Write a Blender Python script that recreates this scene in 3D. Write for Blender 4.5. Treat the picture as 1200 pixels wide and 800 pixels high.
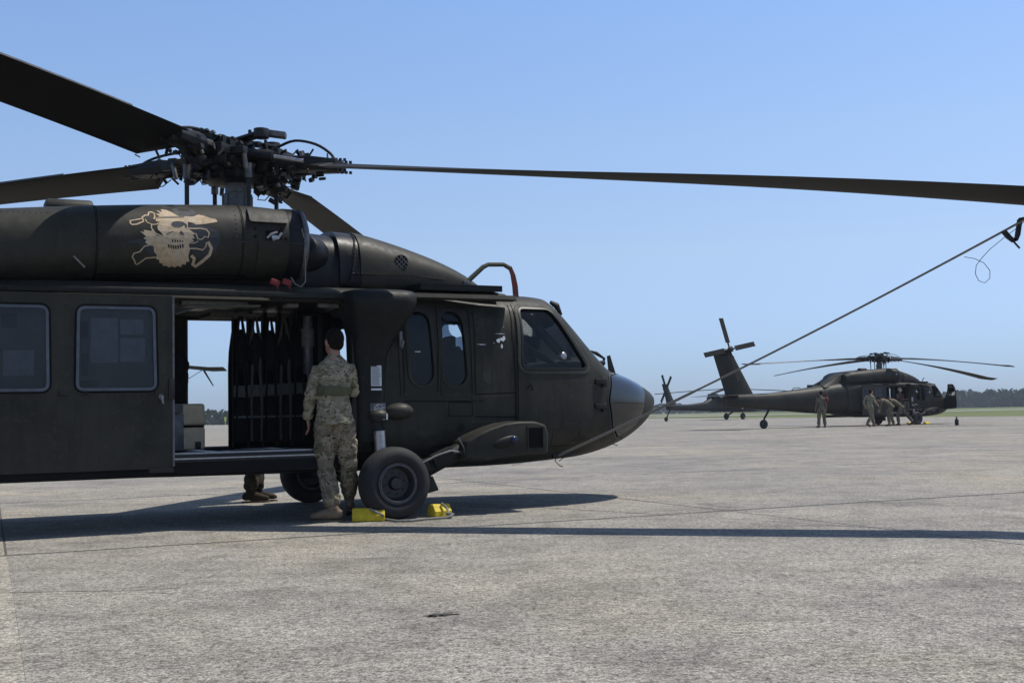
import bpy, bmesh, math, random
from mathutils import Vector, Matrix, noise
from mathutils.geometry import tessellate_polygon
random.seed(7)
for o in list(bpy.data.objects): bpy.data.objects.remove(o)
scene = bpy.context.scene
C = scene.collection
PI = math.pi
def rad(a): return math.radians(a)

# ------------------------------------------------------------------ camera
FPX = 1380.0; CAMH = 0.92
PITCH = math.atan(86 / FPX); ROLL = rad(1.2)
cp, sp, cr, sr = math.cos(PITCH), math.sin(PITCH), math.cos(ROLL), math.sin(ROLL)
FW = Vector((0, cp, sp))
RT = Vector((1, 0, 0)) * cr - Vector((0, -sp, cp)) * sr
UP = Vector((1, 0, 0)) * sr + Vector((0, -sp, cp)) * cr
cam = bpy.data.cameras.new('camera'); camo = bpy.data.objects.new('camera', cam); C.objects.link(camo)
camo.matrix_world = Matrix(((RT.x, UP.x, -FW.x, 0), (RT.y, UP.y, -FW.y, 0), (RT.z, UP.z, -FW.z, CAMH), (0, 0, 0, 1)))
cam.sensor_width = 36; cam.lens = FPX / 1200 * 36; cam.clip_start = 0.05; cam.clip_end = 20000
scene.camera = camo
scene.render.resolution_x = 1024; scene.render.resolution_y = 682

# ------------------------------------------------------------------ light
SUNK = 0.48                      # shadow run per metre of height, along the parked heading
HEAD = rad(26)
sun_dir = Vector((math.cos(HEAD) * SUNK + math.sin(HEAD) * 0.035, math.sin(HEAD) * SUNK - math.cos(HEAD) * 0.035, 1)).normalized()
sun_el = math.asin(sun_dir.z)
w = bpy.data.worlds.new("World"); scene.world = w; w.use_nodes = True
nt = w.node_tree; bg = nt.nodes['Background']
sky = nt.nodes.new('ShaderNodeTexSky'); sky.sky_type = 'NISHITA'; sky.sun_disc = False
sky.sun_elevation = sun_el; sky.sun_rotation = math.atan2(sun_dir.x, sun_dir.y)
sky.air_density = 1.0; sky.dust_density = 0.6; sky.ozone_density = 2.0; sky.altitude = 0
# sky tint by elevation: bluer towards the horizon, the same all round
tc_ = nt.nodes.new('ShaderNodeTexCoord'); sx_ = nt.nodes.new('ShaderNodeSeparateXYZ'); nt.links.new(tc_.outputs['Generated'], sx_.inputs[0])
rp_ = nt.nodes.new('ShaderNodeValToRGB'); nt.links.new(sx_.outputs[2], rp_.inputs[0]); el_ = rp_.color_ramp.elements
el_[0].position, el_[0].color = 0.0, (.50, .69, 1.20, 1); el_[1].position, el_[1].color = .34, (1.12, 1.20, 1.34, 1)
for p_, c_ in ((.55, (.96, .99, 1.02, 1)), (.999, (.92, .95, .98, 1)), (.04, (.585, .74, 1.16, 1)), (.134, (.95, .94, 1.07, 1)), (.22, (1.08, 1.09, 1.17, 1))):
    e_ = el_.new(p_); e_.color = c_
mx_ = nt.nodes.new('ShaderNodeMix'); mx_.data_type = 'RGBA'; mx_.blend_type = 'MULTIPLY'; mx_.inputs[0].default_value = 1
nt.links.new(sky.outputs[0], mx_.inputs[6]); nt.links.new(rp_.outputs[0], mx_.inputs[7]); nt.links.new(mx_.outputs[2], bg.inputs[0]); bg.inputs[1].default_value = 0.13
sl = bpy.data.lights.new('sun', 'SUN'); sl.energy = 5.0; sl.angle = rad(0.5); sl.color = (1, 0.95, 0.865)
so = bpy.data.objects.new('sun', sl); C.objects.link(so)
so.rotation_euler = sun_dir.to_track_quat('Z', 'Y').to_euler()
scene.view_settings.view_transform = 'Standard'; scene.view_settings.look = 'None'
scene.view_settings.exposure = 0.0; scene.view_settings.gamma = 1

# ------------------------------------------------------------------ photo -> place
O2 = Vector((-1.62, 12.01))      # ground point between the near helicopter's main wheels
fx, fy = math.cos(HEAD), math.sin(HEAD)
def to_loc(x, y): dx, dy = x - O2.x, y - O2.y; return dx * fx + dy * fy, -dx * fy + dy * fx
def ray(px, py): return FW + RT * ((px - 600) / FPX) + UP * ((400 - py) / FPX)
CL = to_loc(0, 0)
def S(px, py, yp):               # a picture point on the helicopter's plane y = yp, in its own axes
    d = ray(px, py); lx, ly = d.x * fx + d.y * fy, -d.x * fy + d.y * fx
    t = (yp - CL[1]) / ly
    return Vector((CL[0] + t * lx, yp, CAMH + t * d.z))
def SS(px, py, surf, off=0.0):   # same, on a curved side surface y = -surf(x, z)
    y = -1.0
    for _ in range(6):
        p = S(px, py, y); y = -surf(p.x, p.z) - off
    return S(px, py, y)
def G(px, py): d = ray(px, py); t = -CAMH / d.z; return Vector((d.x * t, d.y * t, 0))
def W(px, py, Y): d = ray(px, py); t = Y / d.y; return Vector((d.x * t, Y, CAMH + d.z * t))
def L2W(p): return Vector((O2.x + p[0] * fx - p[1] * fy, O2.y + p[0] * fy + p[1] * fx, p[2]))

# ------------------------------------------------------------------ materials
def node(nt, t, **k):
    n = nt.nodes.new(t)
    for a, b in k.items(): setattr(n, a, b)
    return n
def ramp(nt, fac, stops):
    r = node(nt, 'ShaderNodeValToRGB'); el = r.color_ramp.elements
    el[0].position, el[0].color = stops[0][0], (*stops[0][1], 1)
    el[1].position, el[1].color = stops[-1][0], (*stops[-1][1], 1)
    for p, c in stops[1:-1]:
        e = el.new(p); e.color = (*c, 1)
    nt.links.new(fac, r.inputs[0]); return r.outputs[0]
def noise_tex(nt, vec, scale, detail=4, rough=.55, dist=0):
    n = node(nt, 'ShaderNodeTexNoise'); n.inputs['Scale'].default_value = scale; n.inputs['Detail'].default_value = detail
    n.inputs['Roughness'].default_value = rough; n.inputs['Distortion'].default_value = dist
    nt.links.new(vec, n.inputs['Vector']); return n.outputs['Fac']
def mixc(nt, fac, a, b, mode='MIX'):
    m = node(nt, 'ShaderNodeMix', data_type='RGBA', blend_type=mode)
    for i, v in ((0, fac), (6, a), (7, b)):
        if hasattr(v, 'is_output'): nt.links.new(v, m.inputs[i])
        elif i == 0: m.inputs[0].default_value = v
        else: m.inputs[i].default_value = (*v, 1)
    return m.outputs[2]
def newmat(name, rough=.6, metal=0.0, col=(.1, .1, .1), spec=.5):
    m = bpy.data.materials.new(name); m.use_nodes = True
    b = m.node_tree.nodes['Principled BSDF']
    b.inputs['Base Color'].default_value = (*col, 1); b.inputs['Roughness'].default_value = rough
    b.inputs['Metallic'].default_value = metal; b.inputs['Specular IOR Level'].default_value = spec
    return m, m.node_tree, b
def bump(nt, b, h, strength, dist=.01, prev=None):
    n = node(nt, 'ShaderNodeBump'); n.inputs['Strength'].default_value = strength; n.inputs['Distance'].default_value = dist
    nt.links.new(h, n.inputs['Height'])
    if prev: nt.links.new(prev, n.inputs['Normal'])
    nt.links.new(n.outputs[0], b.inputs['Normal']); return n.outputs[0]
def objco(nt): return node(nt, 'ShaderNodeTexCoord').outputs['Object']
def plain(name, col, rough=.6, metal=0.0, var=.25, scale=12, spec=.5, bmp=.0, bscale=60):
    m, nt, b = newmat(name, rough, metal, col, spec)
    co = objco(nt); f = noise_tex(nt, co, scale, 5, .6)
    c = ramp(nt, f, [(.25, tuple(v * (1 - var) for v in col)), (.75, tuple(min(1, v * (1 + var)) for v in col))])
    nt.links.new(c, b.inputs['Base Color'])
    if bmp: bump(nt, b, noise_tex(nt, co, bscale, 3), bmp, .01)
    return m
M = {}
def paint(name, col, rough=.5):
    m, nt, b = newmat(name, rough, 0, col, .20)
    co = objco(nt)
    f1 = noise_tex(nt, co, 1.7, 6, .6, .3); f2 = noise_tex(nt, co, 14, 6, .7)
    c1 = ramp(nt, f1, [(.3, tuple(v * .62 for v in col)), (.5, col), (.7, tuple(v * 1.45 for v in col))])
    c2 = ramp(nt, f2, [(.52, (0, 0, 0)), (.72, (.9, .9, .9))])
    dust = mixc(nt, c2, c1, tuple(v * 1.4 + .008 for v in col))
    mp = node(nt, 'ShaderNodeMapping'); mp.inputs['Scale'].default_value = (9, 9, .9); nt.links.new(co, mp.inputs[0])
    st = noise_tex(nt, mp.outputs[0], 1.5, 5, .65)
    s2 = ramp(nt, st, [(.50, (0, 0, 0)), (.70, (.65, .65, .65))])
    c3 = mixc(nt, s2, dust, tuple(v * .6 for v in col))
    nt.links.new(c3, b.inputs['Base Color'])
    r = ramp(nt, f2, [(.3, (rough - .08,) * 3), (.7, (rough + .14,) * 3)]); nt.links.new(r, b.inputs['Roughness'])
    bump(nt, b, noise_tex(nt, co, 3.5, 3), .12, .02)
    return m
OL = (.0270, .0262, .0202)
M['olive'] = paint('olive_paint', OL, .52)
M['olive_light'] = paint('olive_paint_worn', (.038, .038, .031), .6)
M['olive_dark'] = paint('olive_paint_dark', (.011, .012, .011), .5)
M['navy'] = paint('dark_nacelle_metal', (.0095, .0105, .014), .38)
M['blade'] = plain('blade_black', (.0065, .006, .0055), .6, 0, .25, 3, .18)
M['black'] = plain('black_metal', (.006, .006, .006), .5, .2, .4, 20)
M['seam'] = plain('seam_black', (.006, .006, .006), .9, 0, .2, 20, .1)
M['rubber'] = plain('tyre_rubber', (.020, .020, .021), .75, 0, .3, 9, .3, .15)
M['rimpaint'] = plain('dark_rim_paint', (.022, .022, .022), .45, .1, .5, 30)
M['steel'] = plain('worn_steel', (.33, .33, .34), .35, .8, .25, 25)
M['dull'] = plain('dull_steel', (.12, .12, .125), .5, .6, .4, 18)
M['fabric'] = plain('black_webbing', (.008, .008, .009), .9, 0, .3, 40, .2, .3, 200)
M['webb'] = plain('grey_webbing', (.105, .11, .10), .9, 0, .3, 40, .2, .3, 200)
M['grey'] = plain('grey_quilt', (.13, .13, .125), .85, 0, .35, 18, .2, .5, 30)
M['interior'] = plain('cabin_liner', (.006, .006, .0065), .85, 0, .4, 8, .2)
M['tan'] = plain('tan_plastic', (.66, .50, .32), .6, 0, .15, 10)
M['mural'] = plain('tan_stencil_paint', (.47, .35, .22), .7, 0, .22, 30, .2)
_nt = M['mural'].node_tree; _b = _nt.nodes['Principled BSDF']; _src = _b.inputs['Base Color'].links[0].from_socket
_w = noise_tex(_nt, objco(_nt), 26, 6, .75); _w2 = noise_tex(_nt, objco(_nt), 5, 4, .6)
_c = mixc(_nt, ramp(_nt, _w, [(.52, (0, 0, 0)), (.68, (.75, .75, .75))]), _src, (.12, .10, .07)); _c = mixc(_nt, ramp(_nt, _w2, [(.40, (.45, .45, .45)), (.6, (0, 0, 0))]), _c, (.52, .44, .34))
_nt.links.new(_c, _b.inputs['Base Color'])
M['muralgrey'] = plain('grey_stencil_paint', (.06, .063, .068), .7, 0, .2, 20, .2)
M['smear'] = plain('blue_grey_overspray', (.034, .037, .043), .6, 0, .2, 25, .3)
M['frame_blue'] = plain('sealed_window_frame', (.075, .09, .115), .5, 0, .3, 9, .3)
M['touch_up'] = paint('touch_up_olive', tuple(v * 1.28 for v in OL), .6)
M['skin_grey'] = plain('flat_grey', (.10, .105, .11), .6, 0, .35, 9, .3)  # lifts the shaded skin behind the door windows; also frames the chin panes
M['red'] = plain('red_cover', (.16, .016, .018), .75, 0, .25, 20)
M['strap'] = plain('rust_strap', (.13, .03, .018), .85, 0, .25, 30)
M['greencloth'] = plain('green_strap', (.05, .055, .035), .85, 0, .25, 30)
M['olive_cloth'] = plain('olive_cloth', (.10, .098, .058), .95, 0, .35, 22, .1, .4, 30)
M['yellow'] = plain('yellow_paint', (.55, .40, .015), .6, 0, .22, 22, .4, .2, 50)
M['rope'] = plain('grey_rope', (.20, .19, .17), .9, 0, .25, 60, .2, .5, 150)
M['drope'] = plain('dark_rope', (.06, .055, .05), .9, 0, .3, 60, .2, .5, 150)
M['white'] = plain('white_paint', (.78, .78, .76), .6, 0, .08, 20)
M['blue'] = newmat('blue_lens', .15, 0, (.003, .014, .045), .4)[0]
M['copper'] = plain('red_brown_metal', (.16, .03, .02), .5, .3, .3, 20)
M['skin'] = plain('skin', (.36, .19, .13), .55, 0, .12, 20)
M['hair'] = plain('dark_hair', (.009, .006, .0045), .8, 0, .4, 60, .12, .4, 150)
M['boot'] = plain('tan_suede', (.17, .125, .085), .85, 0, .22, 25, .2, .3, 80)
M['dboot'] = plain('dark_suede', (.032, .024, .018), .85, 0, .22, 25, .2, .3, 80)
M['sole'] = plain('boot_sole', (.11, .085, .06), .8)
M['orange'] = plain('hi_vis_cloth', (.55, .62, .10), .8)
M['placard'] = plain('placard_white', (.58, .60, .62), .5, 0, .06, 8)
M['ink'] = plain('placard_ink', (.12, .12, .13), .7)
def glass(name, tint, base_refl=.06, dirt=.04, col=(.05, .06, .07)):
    m = bpy.data.materials.new(name); m.use_nodes = True; nt = m.node_tree; nt.nodes.clear()
    out = node(nt, 'ShaderNodeOutputMaterial'); tr = node(nt, 'ShaderNodeBsdfTransparent'); tr.inputs[0].default_value = (*tint, 1)
    gl = node(nt, 'ShaderNodeBsdfGlossy'); gl.inputs['Roughness'].default_value = .03
    df = node(nt, 'ShaderNodeBsdfDiffuse'); df.inputs[0].default_value = (*col, 1)
    fr = node(nt, 'ShaderNodeFresnel'); fr.inputs[0].default_value = 1.33
    a = node(nt, 'ShaderNodeMixShader'); a.inputs[0].default_value = dirt
    d = noise_tex(nt, objco(nt), 6, 5, .65); rr = ramp(nt, d, [(.3, (dirt * .3,) * 3), (.75, (dirt * 2,) * 3)]); nt.links.new(rr, a.inputs[0])
    nt.links.new(tr.outputs[0], a.inputs[1]); nt.links.new(df.outputs[0], a.inputs[2])
    b = node(nt, 'ShaderNodeMixShader'); ad = node(nt, 'ShaderNodeMath', operation='ADD'); ad.inputs[1].default_value = base_refl
    nt.links.new(fr.outputs[0], ad.inputs[0]); nt.links.new(ad.outputs[0], b.inputs[0])
    nt.links.new(a.outputs[0], b.inputs[1]); nt.links.new(gl.outputs[0], b.inputs[2]); nt.links.new(b.outputs[0], out.inputs[0])
    return m
M['glass'] = glass('clear_pane', (.74, .80, .84), .0, .05, (.06, .075, .09))
M['glass_dark'] = glass('tinted_pane', (.20, .24, .30), .005, .10, (.05, .065, .085))
M['glass_door'] = glass('scratched_pane', (.70, .76, .82), .01, .10, (.08, .10, .13))
m, _, b = newmat('chin_glass', .05, 0, (.012, .013, .015), 1.0); b.inputs['IOR'].default_value = 1.42; M['chin'] = m
def camo(name, cols, sc=1.0):
    m, nt, b = newmat(name, .9, 0, cols[0], .15)
    co = objco(nt)
    mp = node(nt, 'ShaderNodeMapping'); mp.inputs['Scale'].default_value = (1, 1, 1.25); nt.links.new(co, mp.inputs[0])
    v = mp.outputs[0]
    c = cols[0]
    f = noise_tex(nt, v, 7 * sc, 3, .6, .6); c = mixc(nt, ramp(nt, f, [(.47, (0, 0, 0)), (.53, (1, 1, 1))]), c, cols[1])
    mp2 = node(nt, 'ShaderNodeMapping'); mp2.inputs['Location'].default_value = (3, 8, 2); mp2.inputs['Scale'].default_value = (1, 1, 1.35); nt.links.new(co, mp2.inputs[0])
    f = noise_tex(nt, mp2.outputs[0], 11 * sc, 4, .65, .8); c = mixc(nt, ramp(nt, f, [(.53, (0, 0, 0)), (.56, (1, 1, 1))]), c, cols[2])
    f = noise_tex(nt, mp2.outputs[0], 17 * sc, 3, .6, 1.2); c = mixc(nt, ramp(nt, f, [(.60, (0, 0, 0)), (.62, (1, 1, 1))]), c, cols[3])
    mp3 = node(nt, 'ShaderNodeMapping'); mp3.inputs['Location'].default_value = (-5, 1, 9); mp3.inputs['Scale'].default_value = (1, 1, 1.6); nt.links.new(co, mp3.inputs[0])
    f = noise_tex(nt, mp3.outputs[0], 24 * sc, 2, .5, .8); c = mixc(nt, ramp(nt, f, [(.645, (0, 0, 0)), (.66, (1, 1, 1))]), c, cols[4])
    nt.links.new(c, b.inputs['Base Color'])
    bump(nt, b, noise_tex(nt, co, 14, 4, .5, .4), .5, .02)
    return m
M['camo'] = camo('camouflage_cloth', [(.23, .20, .14), (.32, .28, .20), (.14, .138, .075), (.10, .068, .042), (.028, .020, .014)], 1.15)
M['camo_trousers'] = camo('camouflage_trousers', [(.19, .155, .11), (.27, .225, .16), (.115, .11, .065), (.085, .055, .038), (.025, .018, .013)], 1.1)
M['camo2'] = camo('camouflage_cloth_brown', [(.14, .115, .085), (.19, .16, .12), (.075, .075, .045), (.07, .045, .032), (.03, .022, .016)])
M['camod'] = camo('camouflage_cloth_dark', [(.04, .035, .028), (.055, .048, .036), (.022, .024, .016), (.02, .015, .012), (.01, .008, .006)])

# ------------------------------------------------------------------ mesh tools
class MB:
    def __init__(s): s.v = []; s.f = []
    def add(s, vs, fs):
        n = len(s.v); s.v += [tuple(v) for v in vs]; s.f += [tuple(i + n for i in f) for f in fs]; return s
    def box(s, c, d, rot=None):
        c = Vector(c); h = Vector(d) / 2; vs = []
        for x in (-1, 1):
            for y in (-1, 1):
                for z in (-1, 1):
                    p = Vector((x * h.x, y * h.y, z * h.z))
                    vs.append(c + (rot @ p if rot else p))
        return s.add(vs, [(0, 1, 3, 2), (4, 6, 7, 5), (0, 4, 5, 1), (2, 3, 7, 6), (0, 2, 6, 4), (1, 5, 7, 3)])
    def tube(s, pts, r, n=10, cap=True, flat=1.0):
        pts = [Vector(p) for p in pts]
        rs = r if isinstance(r, (list, tuple)) else [r] * len(pts)
        rings = []; up = None
        for i, p in enumerate(pts):
            t = (pts[min(i + 1, len(pts) - 1)] - pts[max(i - 1, 0)])
            t = t.normalized() if t.length > 1e-9 else Vector((0, 0, 1))
            if up is None:
                a = Vector((0, 0, 1)) if abs(t.z) < .9 else Vector((1, 0, 0)); up = (a - t * a.dot(t)).normalized()
            else:
                up = up - t * up.dot(t); up = up.normalized() if up.length > 1e-6 else Vector((1, 0, 0))
            sd = t.cross(up)
            rings.append([p + (sd * math.cos(2 * PI * k / n) + up * flat * math.sin(2 * PI * k / n)) * rs[i] for k in range(n)])
        return s.loft(rings, cap)
    def loft(s, rings, cap=True, closed=False):
        n = len(rings[0]); vs = [p for r in rings for p in r]; fs = []
        m = len(rings)
        for i in range(m if closed else m - 1):
            j = (i + 1) % m
            for k in range(n):
                l = (k + 1) % n
                fs.append((i * n + k, i * n + l, j * n + l, j * n + k))
        if cap and not closed: fs.append(tuple(range(n))[::-1]); fs.append(tuple((m - 1) * n + k for k in range(n)))
        return s.add(vs, fs)
    def cyl(s, a, b, r, n=16): return s.tube([a, b], r, n)
    def lathe(s, prof, c, axis='y', n=32):   # prof: (radius, offset along axis)
        rings = []
        for r, h in prof:
            rg = []
            for k in range(n):
                a = 2 * PI * k / n
                if axis == 'y': rg.append(Vector(c) + Vector((r * math.cos(a), h, r * math.sin(a))))
                elif axis == 'z': rg.append(Vector(c) + Vector((r * math.cos(a), r * math.sin(a), h)))
                else: rg.append(Vector(c) + Vector((h, r * math.cos(a), r * math.sin(a))))
            rings.append(rg)
        n0 = len(s.f); s.loft(rings, True)
        if prof[-1][0] > .06: s.f.pop()
        if prof[0][0] > .06: s.f.pop(-1 if prof[-1][0] > .06 else -2)
        return s
    def ell(s, c, d, n=16, m=10, rot=None):
        rings = []
        c = Vector(c)
        for i in range(m + 1):
            t = -PI / 2 + PI * (i + .02) / (m + .04)
            rg = []
            for k in range(n):
                a = 2 * PI * k / n
                p = Vector((d[0] * math.cos(t) * math.cos(a), d[1] * math.cos(t) * math.sin(a), d[2] * math.sin(t)))
                rg.append(c + (rot @ p if rot else p))
            rings.append(rg)
        return s.loft(rings)
    def prism(s, poly, y0, y1, inset=0):      # (x,z) outline extruded across y
        n = len(poly)
        vs = [(x, y0, z) for x, z in poly] + [(x, y1, z) for x, z in poly]
        fs = [tuple(range(n)), tuple(range(2 * n - 1, n - 1, -1))]
        fs += [(k, k + n, (k + 1) % n + n, (k + 1) % n) for k in range(n)]
        return s.add(vs, fs)
    def mesh(s, name):
        me = bpy.data.meshes.new(name); me.from_pydata(s.v, [], s.f); me.validate()
        b = bmesh.new(); b.from_mesh(me); bmesh.ops.recalc_face_normals(b, faces=b.faces); b.to_mesh(me); b.free()
        return me
    def build(s, name, mat, parent=None, smooth=30, bevel=0, loc=None, kind=None, label=None, seg=2):
        me = s.mesh(name)
        o = bpy.data.objects.new(name, me); C.objects.link(o)
        if bevel: apply(o, [('BEVEL', dict(width=bevel, segments=seg, limit_method='ANGLE', angle_limit=rad(35)))])
        me = o.data; me.materials.clear(); me.materials.append(mat if not isinstance(mat, str) else M[mat])
        if smooth: me.shade_smooth(); me.set_sharp_from_angle(angle=rad(smooth))
        if parent: o.parent = parent
        if loc: o.location = loc
        if kind: o['kind'] = kind
        if label: o['label'] = label
        return o
def apply(o, mods):
    for t, kw in mods:
        md = o.modifiers.new(t, t)
        for k, v in kw.items(): setattr(md, k, v)
    dg = bpy.context.evaluated_depsgraph_get(); dg.update()
    me = bpy.data.meshes.new_from_object(o.evaluated_get(dg), depsgraph=dg)
    o.modifiers.clear(); old = o.data; o.data = me
    return o
def temp(mb, name='tmp'):
    me = mb.mesh(name); b = bmesh.new(); b.from_mesh(me); bmesh.ops.triangulate(b, faces=b.faces); b.to_mesh(me); b.free()
    o = bpy.data.objects.new(name, me); C.objects.link(o); return o
def cut(o, cutters, op='DIFFERENCE'):
    cs = [temp(c) for c in cutters]
    apply(o, [('BOOLEAN', dict(object=c, operation=op, solver='EXACT')) for c in cs])
    for c in cs: bpy.data.objects.remove(c)
    return o
def finish(o, mat, smooth=30):
    o.data.materials.clear(); o.data.materials.append(M[mat])
    for p in o.data.polygons: p.material_index = 0
    if smooth: o.data.shade_smooth(); o.data.set_sharp_from_angle(angle=rad(smooth))
    return o
def empty(name, loc=(0, 0, 0), rz=0, label=None, cat=None, group=None, parent=None, kind=None):
    o = bpy.data.objects.new(name, None); C.objects.link(o); o.location = loc; o.rotation_euler = (0, 0, rz); o.empty_display_size = .2
    if parent: o.parent = parent
    return tag(o, label, cat, group, kind)
def tag(o, label=None, cat=None, group=None, kind=None):
    if label: o['label'] = label
    if cat: o['category'] = cat
    if group: o['group'] = group
    if kind: o['kind'] = kind
    return o
def kids(o): return [c for c in C.objects if c.parent == o]
def copy_tree(o, parent=None, skip=()):
    c = o.copy(); C.objects.link(c); c.parent = parent
    for ch in kids(o):
        if ch.name.split('.')[0] not in skip: copy_tree(ch, c, skip)
    return c
def pc(xs, ys, x):               # smooth monotone interpolation
    if x <= xs[0]: return ys[0]
    if x >= xs[-1]: return ys[-1]
    i = max(k for k in range(len(xs) - 1) if xs[k] <= x)
    def sl(k):
        if k <= 0 or k >= len(xs) - 1: return 0 if k > 0 else (ys[1] - ys[0]) / (xs[1] - xs[0])
        a = (ys[k] - ys[k - 1]) / (xs[k] - xs[k - 1]); b = (ys[k + 1] - ys[k]) / (xs[k + 1] - xs[k])
        return 0 if a * b <= 0 else 2 * a * b / (a + b)
    h = xs[i + 1] - xs[i]; t = (x - xs[i]) / h
    m0, m1 = sl(i), (sl(i + 1) if i + 1 < len(xs) - 1 else (ys[-1] - ys[-2]) / (xs[-1] - xs[-2]))
    return (2 * t**3 - 3 * t**2 + 1) * ys[i] + (t**3 - 2 * t**2 + t) * h * m0 + (-2 * t**3 + 3 * t**2) * ys[i + 1] + (t**3 - t**2) * h * m1
class Hull:                      # superellipse sections along x: x, yc, halfwidth, zbottom, ztop, zcentre, ntop, nbottom
    def __init__(s, tab): s.t = tab; s.xs = [r[0] for r in tab]; s.c = [[r[k] for r in tab] for k in range(8)]
    def at(s, x): return [pc(s.xs, s.c[k], x) for k in range(1, 8)]
    def ring(s, x, n=56, ins=0):
        yc, w, zb, zt, zc, nt_, nb = s.at(x); w = max(w - ins, .01); zb += ins; zt -= ins
        if zt - zc < .01: zc = zt - .01
        if zc - zb < .01: zb = zc - .01
        out = []
        for k in range(n):
            a = 2 * PI * k / n; cx, sx = math.cos(a), math.sin(a)
            e = nt_ if sx >= 0 else nb
            y = w * math.copysign(abs(cx) ** (2 / e), cx)
            z = zc + ((zt - zc) if sx >= 0 else (zc - zb)) * math.copysign(abs(sx) ** (2 / e), sx)
            out.append(Vector((x, yc + y, z)))
        return out
    def solid(s, xs, n=56, ins=0):
        return MB().loft([s.ring(x, n, ins) for x in xs])
    def Y(s, x, z):              # half breadth (outward distance from y=0 on the yc side)
        yc, w, zb, zt, zc, nt_, nb = s.at(x)
        t = (z - zc) / (zt - zc) if z > zc else (zc - z) / (zc - zb); e = nt_ if z > zc else nb
        t = min(abs(t), .9995)
        return -yc + w * (1 - t ** e) ** (1 / e) if yc <= 0 else w * (1 - t ** e) ** (1 / e)
def rounded(poly, r, n=5):       # round the corners of an (x,z) outline
    out = []; N = len(poly); rs = r if isinstance(r, (list, tuple)) else [r] * N
    for i in range(N):
        p = Vector(poly[i]); a = Vector(poly[i - 1]) - p; b = Vector(poly[(i + 1) % N]) - p
        ri = min(rs[i], a.length * .49, b.length * .49)
        if ri < 1e-4: out.append(tuple(p)); continue
        p0 = p + a.normalized() * ri; p1 = p + b.normalized() * ri
        for k in range(n + 1):
            t = k / n; q = p0 * (1 - t) ** 2 + p * 2 * t * (1 - t) + p1 * t * t; out.append((q.x, q.y))
    return out
def stadium(cx, cz, w_, h_, lean=0, n=8):
    r = w_ / 2; out = []
    for k in range(n + 1):
        a = PI * k / n; out.append((cx + r * math.cos(a) + lean * .5, cz + h_ / 2 - r + r * math.sin(a)))
    for k in range(n + 1):
        a = PI + PI * k / n; out.append((cx + r * math.cos(a) - lean * .5, cz - h_ / 2 + r + r * math.sin(a)))
    return out
def offset(poly, d):
    N = len(poly); A = sum(poly[i][0] * poly[(i + 1) % N][1] - poly[(i + 1) % N][0] * poly[i][1] for i in range(N)); s = 1 if A > 0 else -1
    out = []
    for i in range(N):
        p = Vector(poly[i]); a = (p - Vector(poly[i - 1])); b = (Vector(poly[(i + 1) % N]) - p)
        if a.length < 1e-6: a = b
        if b.length < 1e-6: b = a
        a.normalize(); b.normalize()
        na = Vector((a.y, -a.x)) * s; nb = Vector((b.y, -b.x)) * s; n_ = (na + nb)
        n_ = n_.normalized() if n_.length > 1e-6 else na
        q = p + n_ * d / max(.5, n_.dot(na)); out.append((q.x, q.y))
    return out
def dens(poly, step):
    out = []; N = len(poly)
    for i in range(N):
        a, b = Vector(poly[i]), Vector(poly[(i + 1) % N]); m = max(1, int((b - a).length / step))
        out += [tuple(a.lerp(b, k / m)) for k in range(m)]
    return out
def patch(mb, poly, surf, off, thick=.006, side=-1, step=.08):   # a plate that follows a curved side
    b = bmesh.new(); vs = [b.verts.new((x, 0, z)) for x, z in dens(poly, step)]; b.faces.new(vs)
    x0, x1 = min(p[0] for p in poly), max(p[0] for p in poly); z0, z1 = min(p[1] for p in poly), max(p[1] for p in poly)
    k = x0 + step
    while k < x1: bmesh.ops.bisect_plane(b, geom=b.verts[:] + b.edges[:] + b.faces[:], plane_co=(k, 0, 0), plane_no=(1, 0, 0)); k += step
    k = z0 + step
    while k < z1: bmesh.ops.bisect_plane(b, geom=b.verts[:] + b.edges[:] + b.faces[:], plane_co=(0, 0, k), plane_no=(0, 0, 1)); k += step
    bmesh.ops.triangulate(b, faces=b.faces)
    b.verts.index_update(); n = len(b.verts)
    base = [(v.co.x, v.co.z) for v in b.verts]; F = [tuple(v.index for v in f.verts) for f in b.faces]
    E = [(e.verts[0].index, e.verts[1].index) for e in b.edges if len(e.link_faces) == 1]
    b.free()
    vo = [(x, side * (surf(x, z) + off), z) for x, z in base]; vi = [(x, side * (surf(x, z) + off - thick), z) for x, z in base]
    mb.add(vo + vi, F + [tuple(i + n for i in f[::-1]) for f in F] + [(a, c, c + n, a + n) for a, c in E]); return mb
def rim(mb, poly, wd, surf, off, thick=.012, side=-1, step=.06):  # a closed frame ribbon along an outline
    p = dens(poly, step); q = offset(p, wd); n = len(p); vs = []
    for P, o_ in ((p, off), (q, off), (q, off - thick), (p, off - thick)): vs += [(x, side * (surf(x, z) + o_), z) for x, z in P]
    fs = []
    for a in range(4):
        for k in range(n):
            l = (k + 1) % n; c = (a + 1) % 4; fs.append((a * n + k, a * n + l, c * n + l, c * n + k))
    mb.add(vs, fs); return mb
def ribbon(mb, pts, wd, surf, off=.003, side=-1, step=.06):       # an open strip on a curved side
    P = []
    for i in range(len(pts) - 1):
        a, b = Vector(pts[i]), Vector(pts[i + 1]); m = max(1, int((b - a).length / step)); P += [a.lerp(b, k / m) for k in range(m)]
    P.append(Vector(pts[-1])); vs = []; n = len(P)
    for i, p in enumerate(P):
        t = (P[min(i + 1, n - 1)] - P[max(i - 1, 0)]).normalized(); nn = Vector((-t.y, t.x)) * wd / 2
        for q in (p + nn, p - nn): vs.append((q.x, side * (surf(q.x, q.y) + off), q.y))
    mb.add(vs, [(2 * i, 2 * i + 1, 2 * i + 3, 2 * i + 2) for i in range(n - 1)]); return mb
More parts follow.
